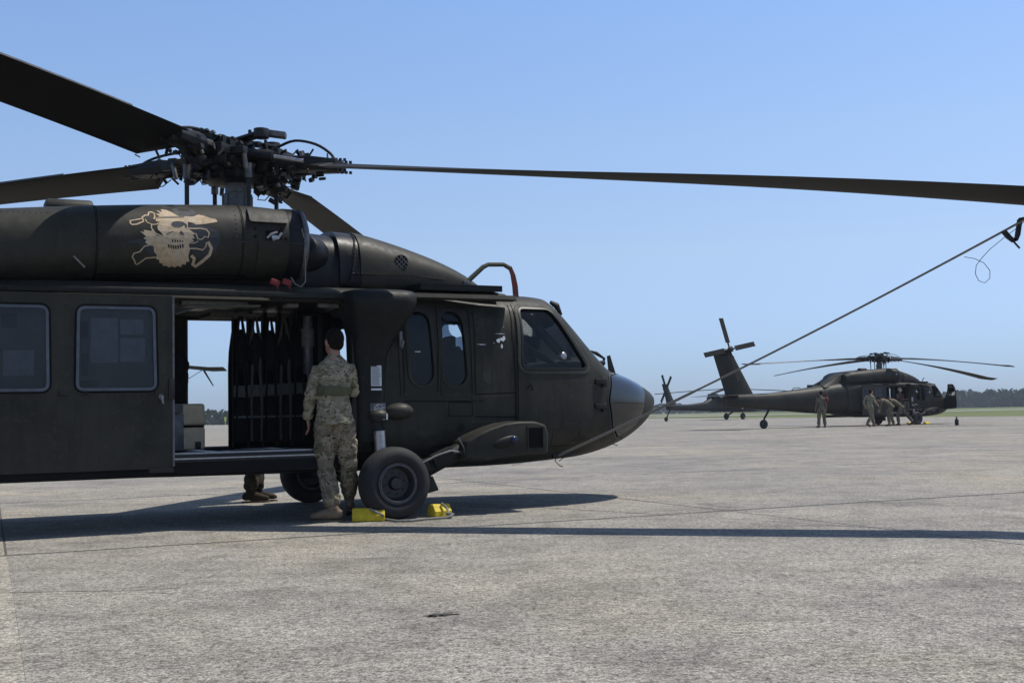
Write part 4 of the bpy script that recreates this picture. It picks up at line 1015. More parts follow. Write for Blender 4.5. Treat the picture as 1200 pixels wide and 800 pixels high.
    for t in frange(0, 1, .1):
        xl = -9.25 - 1.45 * t; xt = -11.05 - .80 * t; z = 1.30 + 2.35 * t; th = .17 - .06 * t; rg = []
        for k in range(20):
            a = 2 * PI * k / 20; rg.append(Vector(((xl + xt) / 2 + (xl - xt) / 2 * math.cos(a), th * math.sin(a) * (.55 + .45 * math.cos(a)) if True else 0, z)))
        rings.append(rg)
    f = fin.loft(rings).build('tail_fin', 'olive', h, smooth=60)
    MB().loft([[Vector((x, y, z)) for y, z in ((-2.19, 0 + dz), (2.19, 0 + dz))] + [Vector((x, 2.19, .045 * t + dz)), Vector((x, -2.19, .045 * t + dz))] for x, t, dz in ((-10.45, .3, 1.64), (-10.65, 1, 1.62), (-11.1, .8, 1.61), (-11.6, .1, 1.60))]).build('stabilator', 'olive', h, smooth=0)
    MB().ell((-11.2, 0, 3.68), (.42, .2, .18)).build('tail_gearbox', 'olive_dark', h)
    tr = empty('tail_rotor', (-11.1, -.36, 3.80), parent=h); tr.rotation_euler = (rad(-18), 0, 0)
    MB().cyl((0, .3, 0), (0, -.08, 0), .09, 12).ell((0, -.08, 0), (.16, .07, .16)).build('hub', 'black', tr)
    for k in range(4):
        a = rad(-3) + k * PI / 2 - (rad(8) if k % 2 == 0 else 0); R_ = Matrix.Rotation(a, 3, 'Y')
        MB().loft([[R_ @ Vector((r, y, z)) for y, z in ((-.02, -.12), (.02, -.12), (.015, .12), (-.015, .12))] for r in (.35, 1.6)]).tube([R_ @ Vector((.05, 0, 0)), R_ @ Vector((.4, 0, 0))], .04, 8).build('tail_blade', 'blade', tr, smooth=0)
    build_wheel(h, (-8.9, 0, .22), .22, .17, 'tail_wheel')
    MB().tube([(-8.9, .0, .26), (-8.75, .12, .5), (-8.25, 0, 1.3)], [.04, .05, .07], 8).build('tail_strut', 'olive_dark', h)
    MB().tube([(-7.2, -.1, 1.80), (-7.0, -.1, 1.96), (-6.6, -.1, 1.96)], .02, 6).build('spine_antenna', 'black', h); MB().box((-5.9, 0, 2.03), (.3, .08, .14)).build('spine_antenna', 'black', h); MB().box((-5.3, 0, 2.13), (.14, .1, .18)).build('spine_antenna', 'black', h)
    MB().loft([[(x, y, z) for y, z in ((-.6, 1.95), (.6, 1.95), (.45, 1.95 + t), (-.45, 1.95 + t))] for x, t in ((-5.5, .08), (-4.9, .32), (-4.4, .60), (-4.0, .72))]).build('rear_fairing', 'olive', h, bevel=.02)
    return h

def sliding_door(h, s, x_off):
    """closed position covers x -2.06..-.40 shifted by x_off; two-window leaf hung outside the skin"""
    x0, x1 = -2.04 - 1.66 + 1.66 + x_off, -.40 + x_off
    d = empty('sliding_door', parent=h)
    pl = rounded([(x0, .53), (x1, .53), (x1, 1.80), (x1 - .0, 2.0), (x0, 2.0)], [.04, .03, .02, .02, .05])
    w1 = rounded([(x1 - .82 + .04, 1.19), (x1 - .13, 1.19), (x1 - .145, 1.895), (x1 - .77 + .0, 1.895)], .07)
    w2 = rounded([(x0 + .09, 1.19), (x1 - .98, 1.19), (x1 - .99, 1.895), (x0 + .09, 1.895)], .07)
    y = s * 1.225
    lf = temp(MB().prism(pl, y - s * .035, y)); apply(lf, [('BEVEL', dict(width=.006, segments=1, limit_method='ANGLE'))])
    cut(lf, [MB().prism(w1, -1.5, 1.5), MB().prism(w2, -1.5, 1.5)]); lf.name = 'door_leaf'; finish(lf, 'olive', 25); lf.parent = d
    flat = lambda x, z: 1.225
    for w_ in (w1, w2):
        f = rim(MB(), w_, -.024, flat, .006, .03, s).build('window', 'frame_blue' if s < 0 else 'olive_dark', d)
        rim(MB(), offset(w_, .001), .016, flat, .004, .008, s).build('window_seal', 'seam', f)
        flatpane(offset(w_, -.01), flat, -.012, s).build('pane', 'glass_door', f, smooth=0)
    e = MB().box((x1 + .006, s * 1.212, 1.27), (.016, .03, 1.45)).build('edge_strip', 'dull', d, smooth=0)
    MB().box((x1 - .012, s * 1.232, 1.20), (.05, .02, .18)).build('latch_plate', 'black', d, bevel=.004)
    hb = MB(); p = (x1 - .10, s * 1.25, 1.115); hb.cyl((p[0], s * 1.22, p[2] + .02), (p[0], s * 1.255, p[2] + .02), .022, 12).tube([(p[0], s * 1.25, p[2] + .02), (p[0] + .01, s * 1.26, p[2] - .04)], .012, 8); hb.build('handle', 'dull', d)
    for xx in (x1 - .88, x1 - .72, x1 - .17): MB().box((xx, s * 1.228, 1.155), (.06, .01, .012)).box((xx - .025 if xx < x1 - .8 else xx + .025, s * 1.228, 1.175), (.012, .01, .04)).build('corner_bracket', 'olive_dark', d, smooth=0)
    MB().box((x1 - .1, s * 1.245, .515), (.20, .03, .035)).build('roller', 'black', d, smooth=0)
    return d

near = build_helicopter('helicopter', 'near dark olive helicopter with skull artwork on its engine cowling', 'parked utility helicopters')
near_only = []
sliding_door(near, -1, -1.615)
sliding_door(near, 1, -1.05)
blA = [(rad(-19), lambda r: -.128 * r - .006 * max(0, r - 4.5) ** 2, -1.5), (rad(81), lambda r: -.07 * r - .004 * r * r, 0), (rad(165), lambda r: -.012 * r - .006 * r * r, 2), (rad(-107), lambda r: .030 * r - .006 * r * r, 9)]
build_hub(near, [a - HEAD for a, _, _ in blA], [d for _, d, _ in blA])
for a, d, p in blA: blade(near, a - HEAD, d, p)

# ---- skull artwork on the near engine cowling (flat paint, laid on the curve of the cowling)
art = empty('cowl_artwork', parent=near)
def U8(pts): return [xz(SS(140 + u / 8, 230 + v / 8, nac_side)) for u, v in pts]
def dab(pts, mat, off, nm): return patch(MB(), U8(pts), nac_side, off, .001, -1, .05).build(nm, mat, art, smooth=0)
def jag(pts, amp, rnd=random.Random(2)):
    out = []
    for i in range(len(pts)):
        a, b = Vector(pts[i]), Vector(pts[(i + 1) % len(pts)]); out.append(tuple(a)); m = int((b - a).length / 22)
        n = Vector((-(b - a).y, (b - a).x)).normalized()
        for k in range(1, m): out.append(tuple(a.lerp(b, k / m) + n * (amp if k % 2 else -amp) * rnd.uniform(.3, 1)))
    return out
def ellp(cx, cy, rx, ry, n=14): return [(cx + rx * math.cos(2 * PI * k / n), cy + ry * math.sin(2 * PI * k / n)) for k in range(n)]
dab([(490, 120), (560, 105), (640, 108), (690, 130), (720, 165), (650, 190), (560, 190), (505, 160)], 'smear', .0016, 'overspray')
dab([(690, 250), (850, 290), (930, 330), (945, 420), (900, 520), (800, 600), (700, 560), (640, 420), (640, 300)], 'smear', .0015, 'overspray')
dab([(80, 420), (200, 400), (330, 470), (380, 600), (300, 560), (180, 440), (90, 440)], 'smear', .0015, 'overspray')
main = [(340, 200), (375, 185), (335, 165), (385, 165), (345, 130), (400, 148), (385, 122), (440, 130), (490, 150), (530, 175), (560, 190), (690, 190), (740, 172), (800, 185), (850, 205), (905, 215), (920, 240), (860, 250), (790, 262), (720, 265), (690, 250), (640, 240), (640, 300), (680, 330), (710, 350), (685, 365), (708, 390), (680, 400), (700, 425), (665, 432), (650, 455), (660, 500), (645, 560), (655, 610), (625, 615), (620, 645), (590, 635), (575, 665), (545, 650), (520, 668), (490, 655), (460, 668), (440, 650), (410, 655), (400, 630), (375, 625), (372, 595), (345, 590), (350, 550), (325, 520), (320, 470), (265, 450), (240, 430), (255, 410), (225, 395), (250, 375), (195, 330), (235, 335), (225, 315), (300, 325), (310, 300), (350, 370), (410, 378), (400, 350), (360, 310), (355, 280), (390, 240), (340, 235)]
dab(main, 'mural', .0024, 'skull_shape')
dab(ellp(545, 262, 62, 30), 'muralgrey', .0032, 'eye_socket'); dab([(575, 318), (592, 340), (612, 362), (585, 360), (560, 348)], 'muralgrey', .0032, 'nose_hole')
dab([(345, 194), (605, 192), (605, 199), (345, 202)], 'muralgrey', .0032, 'visor_line'); dab([(585, 235), (630, 262), (635, 290), (620, 298), (605, 268)], 'smear', .0036, 'eye_rim')
dab([(440, 352), (500, 325), (505, 331), (446, 358)], 'muralgrey', .0032, 'cheek_line')
for k in range(5):
    x = 492 + k * 23; dab([(x, 403 + k * 3), (x + 14, 405 + k * 3), (x + 11, 434), (x + 2, 430)], 'olive_dark', .0032, 'tooth')
for k in range(7):
    x = 452 + k * 22; y = 452 + 12 * math.sin(k * .55); dab([(x, y), (x + 15, y - 3), (x + 17, y + 36), (x + 5, y + 30)], 'olive_dark', .0032, 'tooth')
def stroke(pts, wd, mat='mural', nm='bone_outline', off=.0028):
    sc = .0009 * wd; return ribbon(MB(), U8(pts), sc, nac_side, off).build(nm, mat, art, smooth=0)
stroke([(100, 225), (103, 255), (120, 266), (160, 262), (225, 235), (213, 195), (240, 178), (268, 178), (275, 150), (300, 148), (326, 160), (330, 195), (322, 215)], 15)
stroke([(100, 228), (180, 215), (222, 205)], 12); stroke([(240, 215), (260, 245), (310, 265), (350, 262), (390, 240)], 10); stroke([(300, 265), (300, 300), (340, 350), (400, 372)], 12)
stroke([(345, 572), (250, 580), (165, 640), (148, 630), (140, 600), (120, 570), (135, 535), (190, 520), (235, 468), (290, 455)], 11)
stroke([(640, 300), (700, 303), (760, 300), (815, 312), (842, 345), (830, 388), (800, 378), (770, 405), (735, 400), (715, 345)], 12)
stroke([(830, 425), (862, 490), (845, 550), (775, 612), (712, 658), (686, 640), (702, 585), (672, 555)], 30)
stroke([(650, 490), (720, 490), (780, 503), (812, 470), (815, 430)], 12); stroke([(660, 440), (700, 440), (740, 420)], 9)

# ------------------------------------------------------------------ far helicopters
def far_heli(loc, rz, label, skip=()):
    c = copy_tree(near, None, skip); c.location = loc; c.rotation_euler = (0, 0, rz); c['label'] = label
    return c
def part_by(h, nm): return [k for k in kids(h) if k.name.split('.')[0] == nm]
base_skip = ('cowl_artwork', 'rotor_blade', 'red_blank', 'pitot_mast')
farh = far_heli((19.95, 61.3, 0), rad(28), 'distant dark olive helicopter with cockpit door swung open and four people around it', base_skip)
R1 = HEAD
dr = lambda k, q: (lambda r: -k * r - q * r * r)
def blade_set(h, spec, loc_hub=True):
    for a, k, q, p in spec: blade(h, a, dr(k, q), p)
# azimuths in the far machine's own axes: tips at (1190,430), (1158,446), (875,428) and (903,441) in the photograph
fs_ = lambda az, drop, p: (rad(az - 28), .6 * drop / 8.18, .4 * drop / 66.9, p)
blade_set(farh, [fs_(-60.5, .87, -3), fs_(28, 1.22, -3), fs_(119, .65, -3), fs_(-156, .37, -3)])
# cockpit door of the far machine stands open, square to its side
for k_ in part_by(farh, 'gunner_window'):
    if k_.data.vertices[0].co.y < 0:
        for q_ in kids(k_): bpy.data.objects.remove(q_)
MB().tube([(1.5, -.3, 2.2), (1.68, -.3, 2.42)], .02, 6).build('whip_antenna', 'black', farh)
fd = part_by(farh, 'cockpit_door')[0]
hx, hy = 2.36, -.99; ang = rad(66)
fd.rotation_euler = (0, 0, ang); fd.location = (hx - (hx * math.cos(ang) - hy * math.sin(ang)), hy - (hx * math.sin(ang) + hy * math.cos(ang)), 0)
heli3 = far_heli((0, 0, 0), rad(28), 'distant helicopter behind the near one, its blade tip seen through the open cabin', base_skip)
tipw = W(266, 435.5, 42.0); a3 = rad(-4); hubw = Vector((tipw.x - 8.15 * math.cos(a3), tipw.y - 8.15 * math.sin(a3)))
r28 = rad(28); heli3.location = (hubw.x + 1.175 * math.cos(r28), hubw.y + 1.175 * math.sin(r28), 0)
k3 = (3.47 - tipw.z) / 8.15
blade_set(heli3, [(a3 - r28, k3 * .72, k3 * .035, -9), (a3 - r28 + PI / 2, .05, .006, 0), (a3 - r28 + PI, .05, .006, 0), (a3 - r28 - PI / 2, .05, .006, 0)])

# attack helicopter standing behind the far one
def build_attack():
    h = empty('attack_helicopter', (0, 0, 0), 0, 'distant dark two-seat attack helicopter, partly hidden behind the far helicopter tail', 'helicopter')
    hull = Hull([(-4.8, 0, .30, .92, 1.78, 1.35, 3, 3), (-4.0, 0, .38, .90, 2.1, 1.4, 3, 3), (-3.2, 0, .42, .88, 2.45, 1.5, 3, 3), (-2.2, 0, .46, .82, 2.5, 1.5, 3, 3), (-1.0, 0, .50, .80, 2.30, 1.5, 3, 3), (.4, 0, .52, .72, 2.45, 1.4, 3, 3), (1.4, 0, .50, .72, 2.2, 1.3, 3, 3), (3.2, 0, .46, .75, 1.7, 1.2, 3, 3), (4.3, 0, .34, .85, 1.35, 1.1, 2.5, 2.5), (4.9, 0, .18, .95, 1.2, 1.08, 2, 2)])
    hull.solid(frange(-4.8, 4.9, .4), 28).build('fuselage', 'olive_dark', h)
    can = Hull([(.6, 0, .3, 1.9, 2.5, 2.2, 3, 3), (1.2, 0, .42, 1.7, 2.65, 2.1, 4, 3), (2.2, 0, .40, 1.5, 2.35, 1.9, 4, 3), (3.3, 0, .36, 1.3, 1.95, 1.6, 4, 3), (3.9, 0, .2, 1.2, 1.5, 1.35, 3, 3)])
    can.solid(frange(.6, 3.9, .3), 24).build('canopy', 'chin', h)
    bm = Hull([(-10.4, 0, .16, 1.05, 1.5, 1.28, 2.4, 2.4), (-8.0, 0, .24, .98, 1.55, 1.28, 2.6, 2.6), (-4.5, 0, .36, .90, 1.80, 1.32, 3, 3), (-1.8, 0, .46, .88, 2.05, 1.45, 3, 3)])
    bm.solid(frange(-10.4, -1.8, .6), 24).build('tail_boom', 'olive_dark', h)
    MB().loft([[Vector((x, y, z)) for x, y in ((a, 0), ((a + b) / 2, .1), (b, 0), ((a + b) / 2, -.1))] for a, b, z in ((-9.0, -10.4, 1.3), (-9.7, -10.7, 2.4), (-10.3, -11.1, 3.5))]).build('tail_fin', 'olive_dark', h, smooth=0)
    MB().box((-10.2, 0, 1.42), (.8, 3.3, .06)).build('stabilator', 'olive_dark', h)
    t = empty('tail_rotor', (-10.9, -.35, 3.0), parent=h)
    MB().cyl((0, .3, 0), (0, -.08, 0), .12, 10).build('hub', 'black', t)
    for a in (0, 55, 180, 235):
        R_ = Matrix.Rotation(rad(a + 68), 3, 'Y'); MB().loft([[R_ @ Vector((r, y, z)) for y, z in ((-.02, -.13), (.02, -.13), (.02, .13), (-.02, .13))] for r in (.2, 1.42)]).build('tail_blade', 'blade', t, smooth=0)
    for s in (-1, 1):
        MB().tube([(-3.3, s * .62, 2.1), (-2.4, s * .78, 2.15), (-.6, s * .75, 2.15), (-.2, s * .7, 2.15)], [.22, .36, .38, .25], 16).build('engine_nacelle', 'olive_dark', h)
        MB().box((-.1, s * 1.55, 1.35), (.9, 2.1, .12)).build('stub_wing', 'olive_dark', h, bevel=.02)
        for y in (1.5, 2.3): MB().tube([(-.9, s * y, 1.0), (-.7, s * y, 1.0), (.6, s * y, 1.0), (.8, s * y, 1.0)], [.10, .2, .2, .10], 12).build('store_pod', 'black', h)
        build_wheel(h, (0, s * 1.0, .33), .33, .25)
        MB().tube([(0, s * .95, .35), (.9, s * .5, 1.0)], .09, 10).build('gear_leg', 'olive_dark', h)
    build_wheel(h, (-10.6, 0, .22), .22, .16, 'tail_wheel'); MB().tube([(-10.6, 0, .25), (-10.0, 0, 1.1)], .06, 8).build('tail_strut', 'olive_dark', h)
    MB().cyl((-1.2, 0, 2.3), (-1.2, 0, 3.05), .2, 14).build('rotor_mast', 'dull', h)
    MB().lathe([(.05, 0), (.45, .02), (.45, .16), (.1, .2)], (-1.2, 0, 2.95), 'z', 18).build('rotor_hub', 'black', h)
    MB().box((-3.4, 0, 2.35), (.7, .8, .45)).build('exhaust_housing', 'olive_dark', h, bevel=.06)
    for a, k in ((-42, .06), (48, .045), (118, .05), (-132, .055)):
        R_ = Matrix.Rotation(rad(a), 3, 'Z'); o = MB().loft([[R_ @ Vector((r, y, 3.05 - k * r * (.6 + .05 * r) + z)) for y, z in ((-.28, -.03), (.26, -.03), (.26, .03), (-.28, .03))] for r in frange(.3, 7.2, .6)]).build('rotor_blade', 'blade', h, smooth=0); o.location = (-1.2, 0, 0)
    return h
ah = build_attack(); ah.location = (22.0, 117.5, 0); ah.rotation_euler = (0, 0, rad(43))

# ------------------------------------------------------------------ people
def etube(mb, pts, rr, lat=Vector((0, 1, 0)), n=20):
    pts = [Vector(p) for p in pts]; rings = []
    for i, p in enumerate(pts):
        t = (pts[min(i + 1, len(pts) - 1)] - pts[max(i - 1, 0)]).normalized(); l = (lat - t * lat.dot(t)).normalized(); f = l.cross(t)
        rx, ry = rr[i]; rings.append([p + f * rx * math.cos(2 * PI * k / n) + l * ry * math.sin(2 * PI * k / n) for k in range(n)])
    return mb.loft(rings)
def remesh(mb, vox, sm=4):
    o = temp(mb); apply(o, [('REMESH', dict(mode='VOXEL', voxel_size=vox)), ('SMOOTH', dict(factor=.5, iterations=sm))]); return o
def folds(o, amp, f=(9, 9, 15), seed=0.0, fine=.35):
    me = o.data; ns = [v.normal.copy() for v in me.vertices]
    for v, n in zip(me.vertices, ns):
        p = v.co; q = Vector((p.x * f[0] + seed, p.y * f[1], p.z * f[2])); wv = 1 - abs(noise.noise(q + noise.noise_vector(q * .5) * 1.1)) * 3.2
        v.co = p + n * (amp * max(-1, wv - .35) + amp * fine * noise.noise(q * 2.7))
STAND = dict(pelvis=(0, 0, .96), waist=(0, 0, 1.10), chest=(0, 0, 1.32), neck=(0, 0, 1.49), head=(.02, 0, 1.635), look=(1, 0, 0),
    shL=(0, .17, 1.43), elL=(-.02, .23, 1.16), wrL=(.06, .25, .93), haL=(.08, .25, .84), shR=(0, -.17, 1.43), elR=(-.02, -.23, 1.16), wrR=(.06, -.25, .93), haR=(.08, -.25, .84),
    hiL=(0, .09, .92), knL=(.03, .10, .50), anL=(0, .11, .11), toL=(.20, .13, .04), hiR=(0, -.09, .92), knR=(.03, -.10, .50), anR=(0, -.11, .11), toR=(.20, -.13, .04), up=(0, 0, 1))
def person(name, label, loc, rz, pose=None, vox=.016, cloth='camo', boot='boot', head='hair', group=None, scale=1.0, vest=None):
    P = dict(STAND); P.update(pose or {}); P = {k: Vector(v) for k, v in P.items()}
    e = empty(name, loc, rz, label, 'person', group); e.scale = (scale,) * 3
    up = P['up'].normalized(); look = P['look'].normalized(); lt = up.cross(look).normalized(); hup = look.cross(lt)
    HR = Matrix((look, lt, hup)).transposed(); hc = P['head']
    H = lambda x, y, z: hc + HR @ Vector((x, y, z))
    b = MB()
    b.ell(H(-.01, 0, .02), (.098, .076, .105), 20, 14, HR).ell(H(.035, 0, -.045), (.058, .055, .075), 16, 10, HR)
    b.tube([P['neck'] - (hc - P['neck']) * .4, P['neck'], H(-.015, 0, -.05)], [.075, .058, .052], 16)
    b.tube([H(.085, 0, .02), H(.108, 0, -.015), H(.088, 0, -.032)], [.009, .014, .010], 8)
    b.ell(H(.082, 0, -.062), (.014, .026, .010), 10, 6, HR)
    for s in (-1, 1):
        b.ell(H(-.005, s * .078, -.005), (.020, .009, .032), 10, 8, HR); b.ell(H(.078, s * .032, .025), (.012, .015, .010), 8, 6, HR)
    etube(b, [P['pelvis'] - up * .05, P['waist'], P['chest'], P['neck'] - up * .05], [(.09, .13), (.085, .115), (.10, .14), (.06, .09)])
    for s in 'LR':
        sg = 1 if s == 'L' else -1
        b.tube([P['sh' + s], P['el' + s], P['wr' + s]], [.048, .038, .027], 12)
        b.tube([P['hi' + s], P['kn' + s], P['an' + s]], [.075, .052, .038], 12)
        w_, h_ = P['wr' + s], P['ha' + s]; d = (h_ - w_).normalized(); q = Vector((1, 0, 0)) if abs(d.x) < .8 else Vector((0, 0, 1)); nrm = d.cross(q).normalized(); q = nrm.cross(d).normalized()
        etube(b, [w_ - d * .01, w_ + d * .03, w_ + d * .07, w_ + d * .088], [(.024, .020), (.028, .016), (.038, .014), (.034, .011)], lat=nrm)
        for k, (off, ln) in enumerate(((-.029, .060), (-.010, .072), (.010, .068), (.028, .052))):
            a = w_ + d * .082 + q * off * 1.0; cu = nrm * -sg * .02
            b.tube([a, a + d * ln * .45 + cu * .4, a + d * ln * .8 + cu * 1.2, a + d * ln + cu * 2.0], [.0092, .0088, .008, .0065], 8)
        a = w_ + d * .025 + q * .028; b.tube([a, a + q * .022 + d * .03, a + q * .026 + d * .062], [.012, .0105, .0085], 8)
    o = remesh(b, min(vox, .012) if vox > .01 else .0048, 3); o.name = 'body'; o.parent = e; finish(o, 'skin', 60)
    # jacket
    j = MB(); pe, wa, chs, ne = P['pelvis'], P['waist'], P['chest'], P['neck']; hem = pe - (wa - pe).normalized() * .10
    etube(j, [hem, pe, wa, wa.lerp(chs, .5), chs, chs.lerp(ne, .55), ne - (ne - chs) * .08, ne + (ne - chs) * .10], [(.136, .176), (.126, .164), (.108, .140), (.112, .150), (.115, .165), (.100, .155), (.072, .085), (.058, .060)])
    for s in 'LR':
        sh, el, wr = P['sh' + s], P['el' + s], P['wr' + s]
        j.tube([sh, sh.lerp(el, .3), sh.lerp(el, .6), el, el.lerp(wr, .5), wr, wr.lerp(el, -.06)], [.060, .064, .060, .056, .052, .047, .045], 18)
    o = remesh(j, vox, 4); folds(o, vox * .35 + .004, seed=3); o.name = 'jacket'; o.parent = e; finish(o, cloth, 60)
    # trousers
    t = MB(); etube(t, [pe + (wa - pe) * .4, pe, pe - up * .09], [(.10, .138), (.112, .155), (.105, .15)])
    for s in 'LR':
        hi, kn, an = P['hi' + s], P['kn' + s], P['an' + s]; l2 = kn.lerp(an, .5)
        t.tube([hi, hi.lerp(kn, .35), hi.lerp(kn, .75), kn, l2, kn.lerp(an, .82), kn.lerp(an, .93)], [.102, .102, .090, .082, .080, .082, .060], 20)
        sg = 1 if s == 'L' else -1; t.box(hi.lerp(kn, .62) + Vector((0, sg * .082, 0)), (.12, .022, .14))
    o = remesh(t, vox, 4); folds(o, vox * .35 + .005, (8, 8, 13), 9); o.name = 'trousers'; o.parent = e; finish(o, 'camo_trousers' if cloth == 'camo' else cloth, 60)
    for s in 'LR':
        an, to, kn = P['an' + s], P['to' + s], P['kn' + s]; d = to - an; d.z = 0; d = d.normalized() if d.length > .01 else Vector((1, 0, 0)); dn = (to - an).normalized()
        side = Vector((0, 0, 1)).cross(d); heel = an - d * .055 - Vector((0, 0, .055)); sl = (to.z - .04) - (an.z - .11)
        bt = MB(); bt.tube([an.lerp(kn, .30), an.lerp(kn, .12), an - Vector((0, 0, .01))], [.052, .050, .050], 14)
        base = lambda f, z: an + d * f + Vector((0, 0, z - .075 + sl * max(0, (f + .06) / .26)))
        etube(bt, [base(-.085, .03), base(-.06, .03), base(0, .042), base(.07, .036), base(.14, .022), base(.19, .014), base(.215, .008)], [(.026, .022), (.044, .036), (.054, .040), (.046, .044), (.034, .048), (.028, .040), (.012, .018)], lat=side)
        o = remesh(bt, min(vox, .009), 3); folds(o, .002, (25, 25, 40)); o.name = 'boot'; o.parent = e; finish(o, boot, 60)
        sb = MB(); ol = [(-.095, 0), (-.08, .032), (-.03, .037), (.05, .036), (.12, .049), (.18, .044), (.215, .02), (.222, 0)]; ol = ol + [(a_, -b_) for a_, b_ in ol[-2:0:-1]]
        sb.loft([[an + d * f + side * y_ + Vector((0, 0, z - .11 + sl * max(0, (f + .06) / .26) + .0)) for f, y_ in ol] for z in (0.002, .016)]).build('sole', 'sole', o, smooth=0)
    if head in ('hair', 'bun', 'cap'):
        hb = MB().ell(H(-.022, 0, .035), (.099, .083, .098), 22, 14, HR).ell(H(-.055, 0, -.01), (.062, .070, .07), 18, 12, HR)
        if head == 'bun': hb.ell(H(-.112, 0, .0), (.036, .042, .038), 16, 10, HR)
        o = remesh(hb, min(vox, .008), 2); folds(o, .0025, (60, 60, 12)); o.name = 'hair'; o.parent = e; finish(o, 'hair', 60)
        if head == 'cap':
            MB().tube([H(-.01, 0, .06), H(-.01, 0, .13)], [.098, .090], 20).loft([[H(x, y, .065), H(x, -y, .065), H(x, -y, .075), H(x, y, .075)] for x, y in ((.07, .07), (.15, .05))]).build('cap', cloth, e)
    if head == 'helmet':
        MB().ell(H(-.012, 0, .035), (.128, .112, .120), 22, 14, HR).build('helmet', 'white', e)
        for s in (-1, 1): MB().ell(H(-.005, s * .098, -.01), (.045, .025, .055), 14, 8, HR).build('ear_cup', 'grey', e)
        MB().ell(H(.07, 0, .045), (.055, .08, .045), 16, 8, HR).build('visor', 'chin', e)
    if vest:
        vb = MB(); etube(vb, [wa - (chs - wa) * .3, wa, chs, chs.lerp(ne, .5)], [(.13, .165), (.13, .17), (.14, .195), (.115, .165)]); o = remesh(vb, vox, 3); o.name = 'vest'; o.parent = e; finish(o, vest, 60)
    return e
wl = G(394, 610.5); wl = Vector((wl.x, 10.62, 0))
near_p = dict(pelvis=(0, 0, .965), waist=(.0, .005, 1.10), chest=(.01, .0, 1.30), neck=(.035, .0, 1.475), head=(.085, .012, 1.612), look=(.80, .62, .06),
    shL=(.02, .135, 1.385), elL=(-.03, .205, 1.14), wrL=(.03, .245, .935), haL=(.05, .235, .85), shR=(.03, -.130, 1.39), elR=(.14, -.155, 1.16), wrR=(.38, -.08, 1.16), haR=(.46, -.06, 1.18),
    hiL=(0, .078, .90), knL=(.05, .095, .50), anL=(.0, .015, .112), toL=(-.01, .215, .042), hiR=(.01, -.078, .90), knR=(.12, -.105, .52), anR=(.26, -.09, .19), toR=(.40, -.08, .055))
person('person', 'nearest soldier in camouflage seen from behind, standing at the near cabin doorway', wl, rad(90), near_p, .0085, 'camo', 'boot', 'bun')
ns_ = bpy.data.objects['person']
wb_ = MB(); etube(wb_, [(.004, .004, 1.125), (.004, .004, 1.145), (.006, .003, 1.185), (.007, .002, 1.205)], [(.128, .155), (.132, .160), (.132, .163), (.127, .160)], n=40)
wb_ = remesh(wb_, .008, 2); folds(wb_, .004, (9, 9, 30)); wb_.name = 'waist_band'; finish(wb_, 'olive_cloth', 60); wb_.parent = ns_
bx = G(296, 588)
person('person', 'dark trouser legs and boots of a person standing behind the near helicopter cabin', (bx.x, bx.y, 0), rad(5), dict(anR=(-.02, -.07, .11), toR=(.18, -.07, .04), anL=(.05, .08, .11), toL=(.25, .08, .04)), .016, 'camod', 'dboot', 'cap')
def gp(px, py): g_ = G(px, py); return (g_.x, g_.y, 0)
def at_Y(px, Y): return (ray(px, 490).x / ray(px, 490).y * Y, Y, 0)
person('person', 'soldier standing alone with back turned beside the far helicopter tail cone', at_Y(963, 56.5), rad(95), dict(anL=(0, .16, .11), toL=(.2, .2, .04), anR=(.0, -.15, .11), toR=(.2, -.18, .04), knL=(.02, .13, .5), knR=(.02, -.13, .5)), .02, 'camo2', 'boot', 'hair')
MB().ell((0, 0, 0), (.07, .09, .17), 12, 10).tube([(0, .06, .2), (.04, .08, .34), (.12, .06, .36)], .015, 6).build('shoulder_bag', 'red', None)
sbag = bpy.data.objects['shoulder_bag']; q = at_Y(970, 56.3); sbag.location = (q[0], q[1], 1.32); tag(sbag, 'small red bag on the shoulder of the soldier standing alone', 'bag')
walk = dict(chest=(.05, 0, 1.32), neck=(.08, 0, 1.48), head=(.11, 0, 1.62), anL=(.30, .09, .13), knL=(.22, .10, .52), toL=(.48, .09, .09), anR=(-.30, -.09, .20), knR=(-.03, -.10, .50), toR=(-.13, -.09, .05), elL=(-.12, .24, 1.18), wrL=(-.05, .25, .95), haL=(-.03, .25, .87), elR=(.06, -.24, 1.18), wrR=(.24, -.22, 1.02), haR=(.31, -.2, .98))
person('person', 'soldier in pale camouflage walking left of the bending pair by the far helicopter', at_Y(1020, 55.5), rad(30), walk, .02, 'camo', 'boot', 'hair', scale=1.02)
bend = dict(pelvis=(-.06, 0, .93), waist=(.03, 0, 1.05), chest=(.24, 0, 1.20), neck=(.40, 0, 1.28), head=(.53, 0, 1.30), look=(.8, 0, -.6), up=(.75, 0, .65), shL=(.33, .17, 1.24), shR=(.33, -.17, 1.24), elL=(.42, .2, 1.0), wrL=(.52, .16, .80), haL=(.54, .15, .72), elR=(.42, -.2, 1.0), wrR=(.52, -.16, .80), haR=(.54, -.15, .72), anL=(.05, .12, .11), toL=(.25, .12, .04), anR=(-.10, -.12, .11), toR=(.1, -.12, .04), knL=(.08, .1, .5), knR=(0, -.1, .5))
person('person', 'soldier bending forward with head lowered beside the far helicopter doorway', at_Y(1044, 57.0), rad(150), bend, .02, 'camo2', 'boot', 'hair')
lunge = dict(bend); lunge.update(pelvis=(-.10, 0, .90), anR=(-.62, -.1, .18), knR=(-.38, -.1, .50), toR=(-.47, -.1, .05), hiR=(-.1, -.09, .88), hiL=(-.08, .09, .88))
person('person', 'soldier leaning and pushing with one leg stretched back, right of the bending soldier', at_Y(1054, 57.6), rad(165), lunge, .02, 'camo2', 'dboot', 'hair')
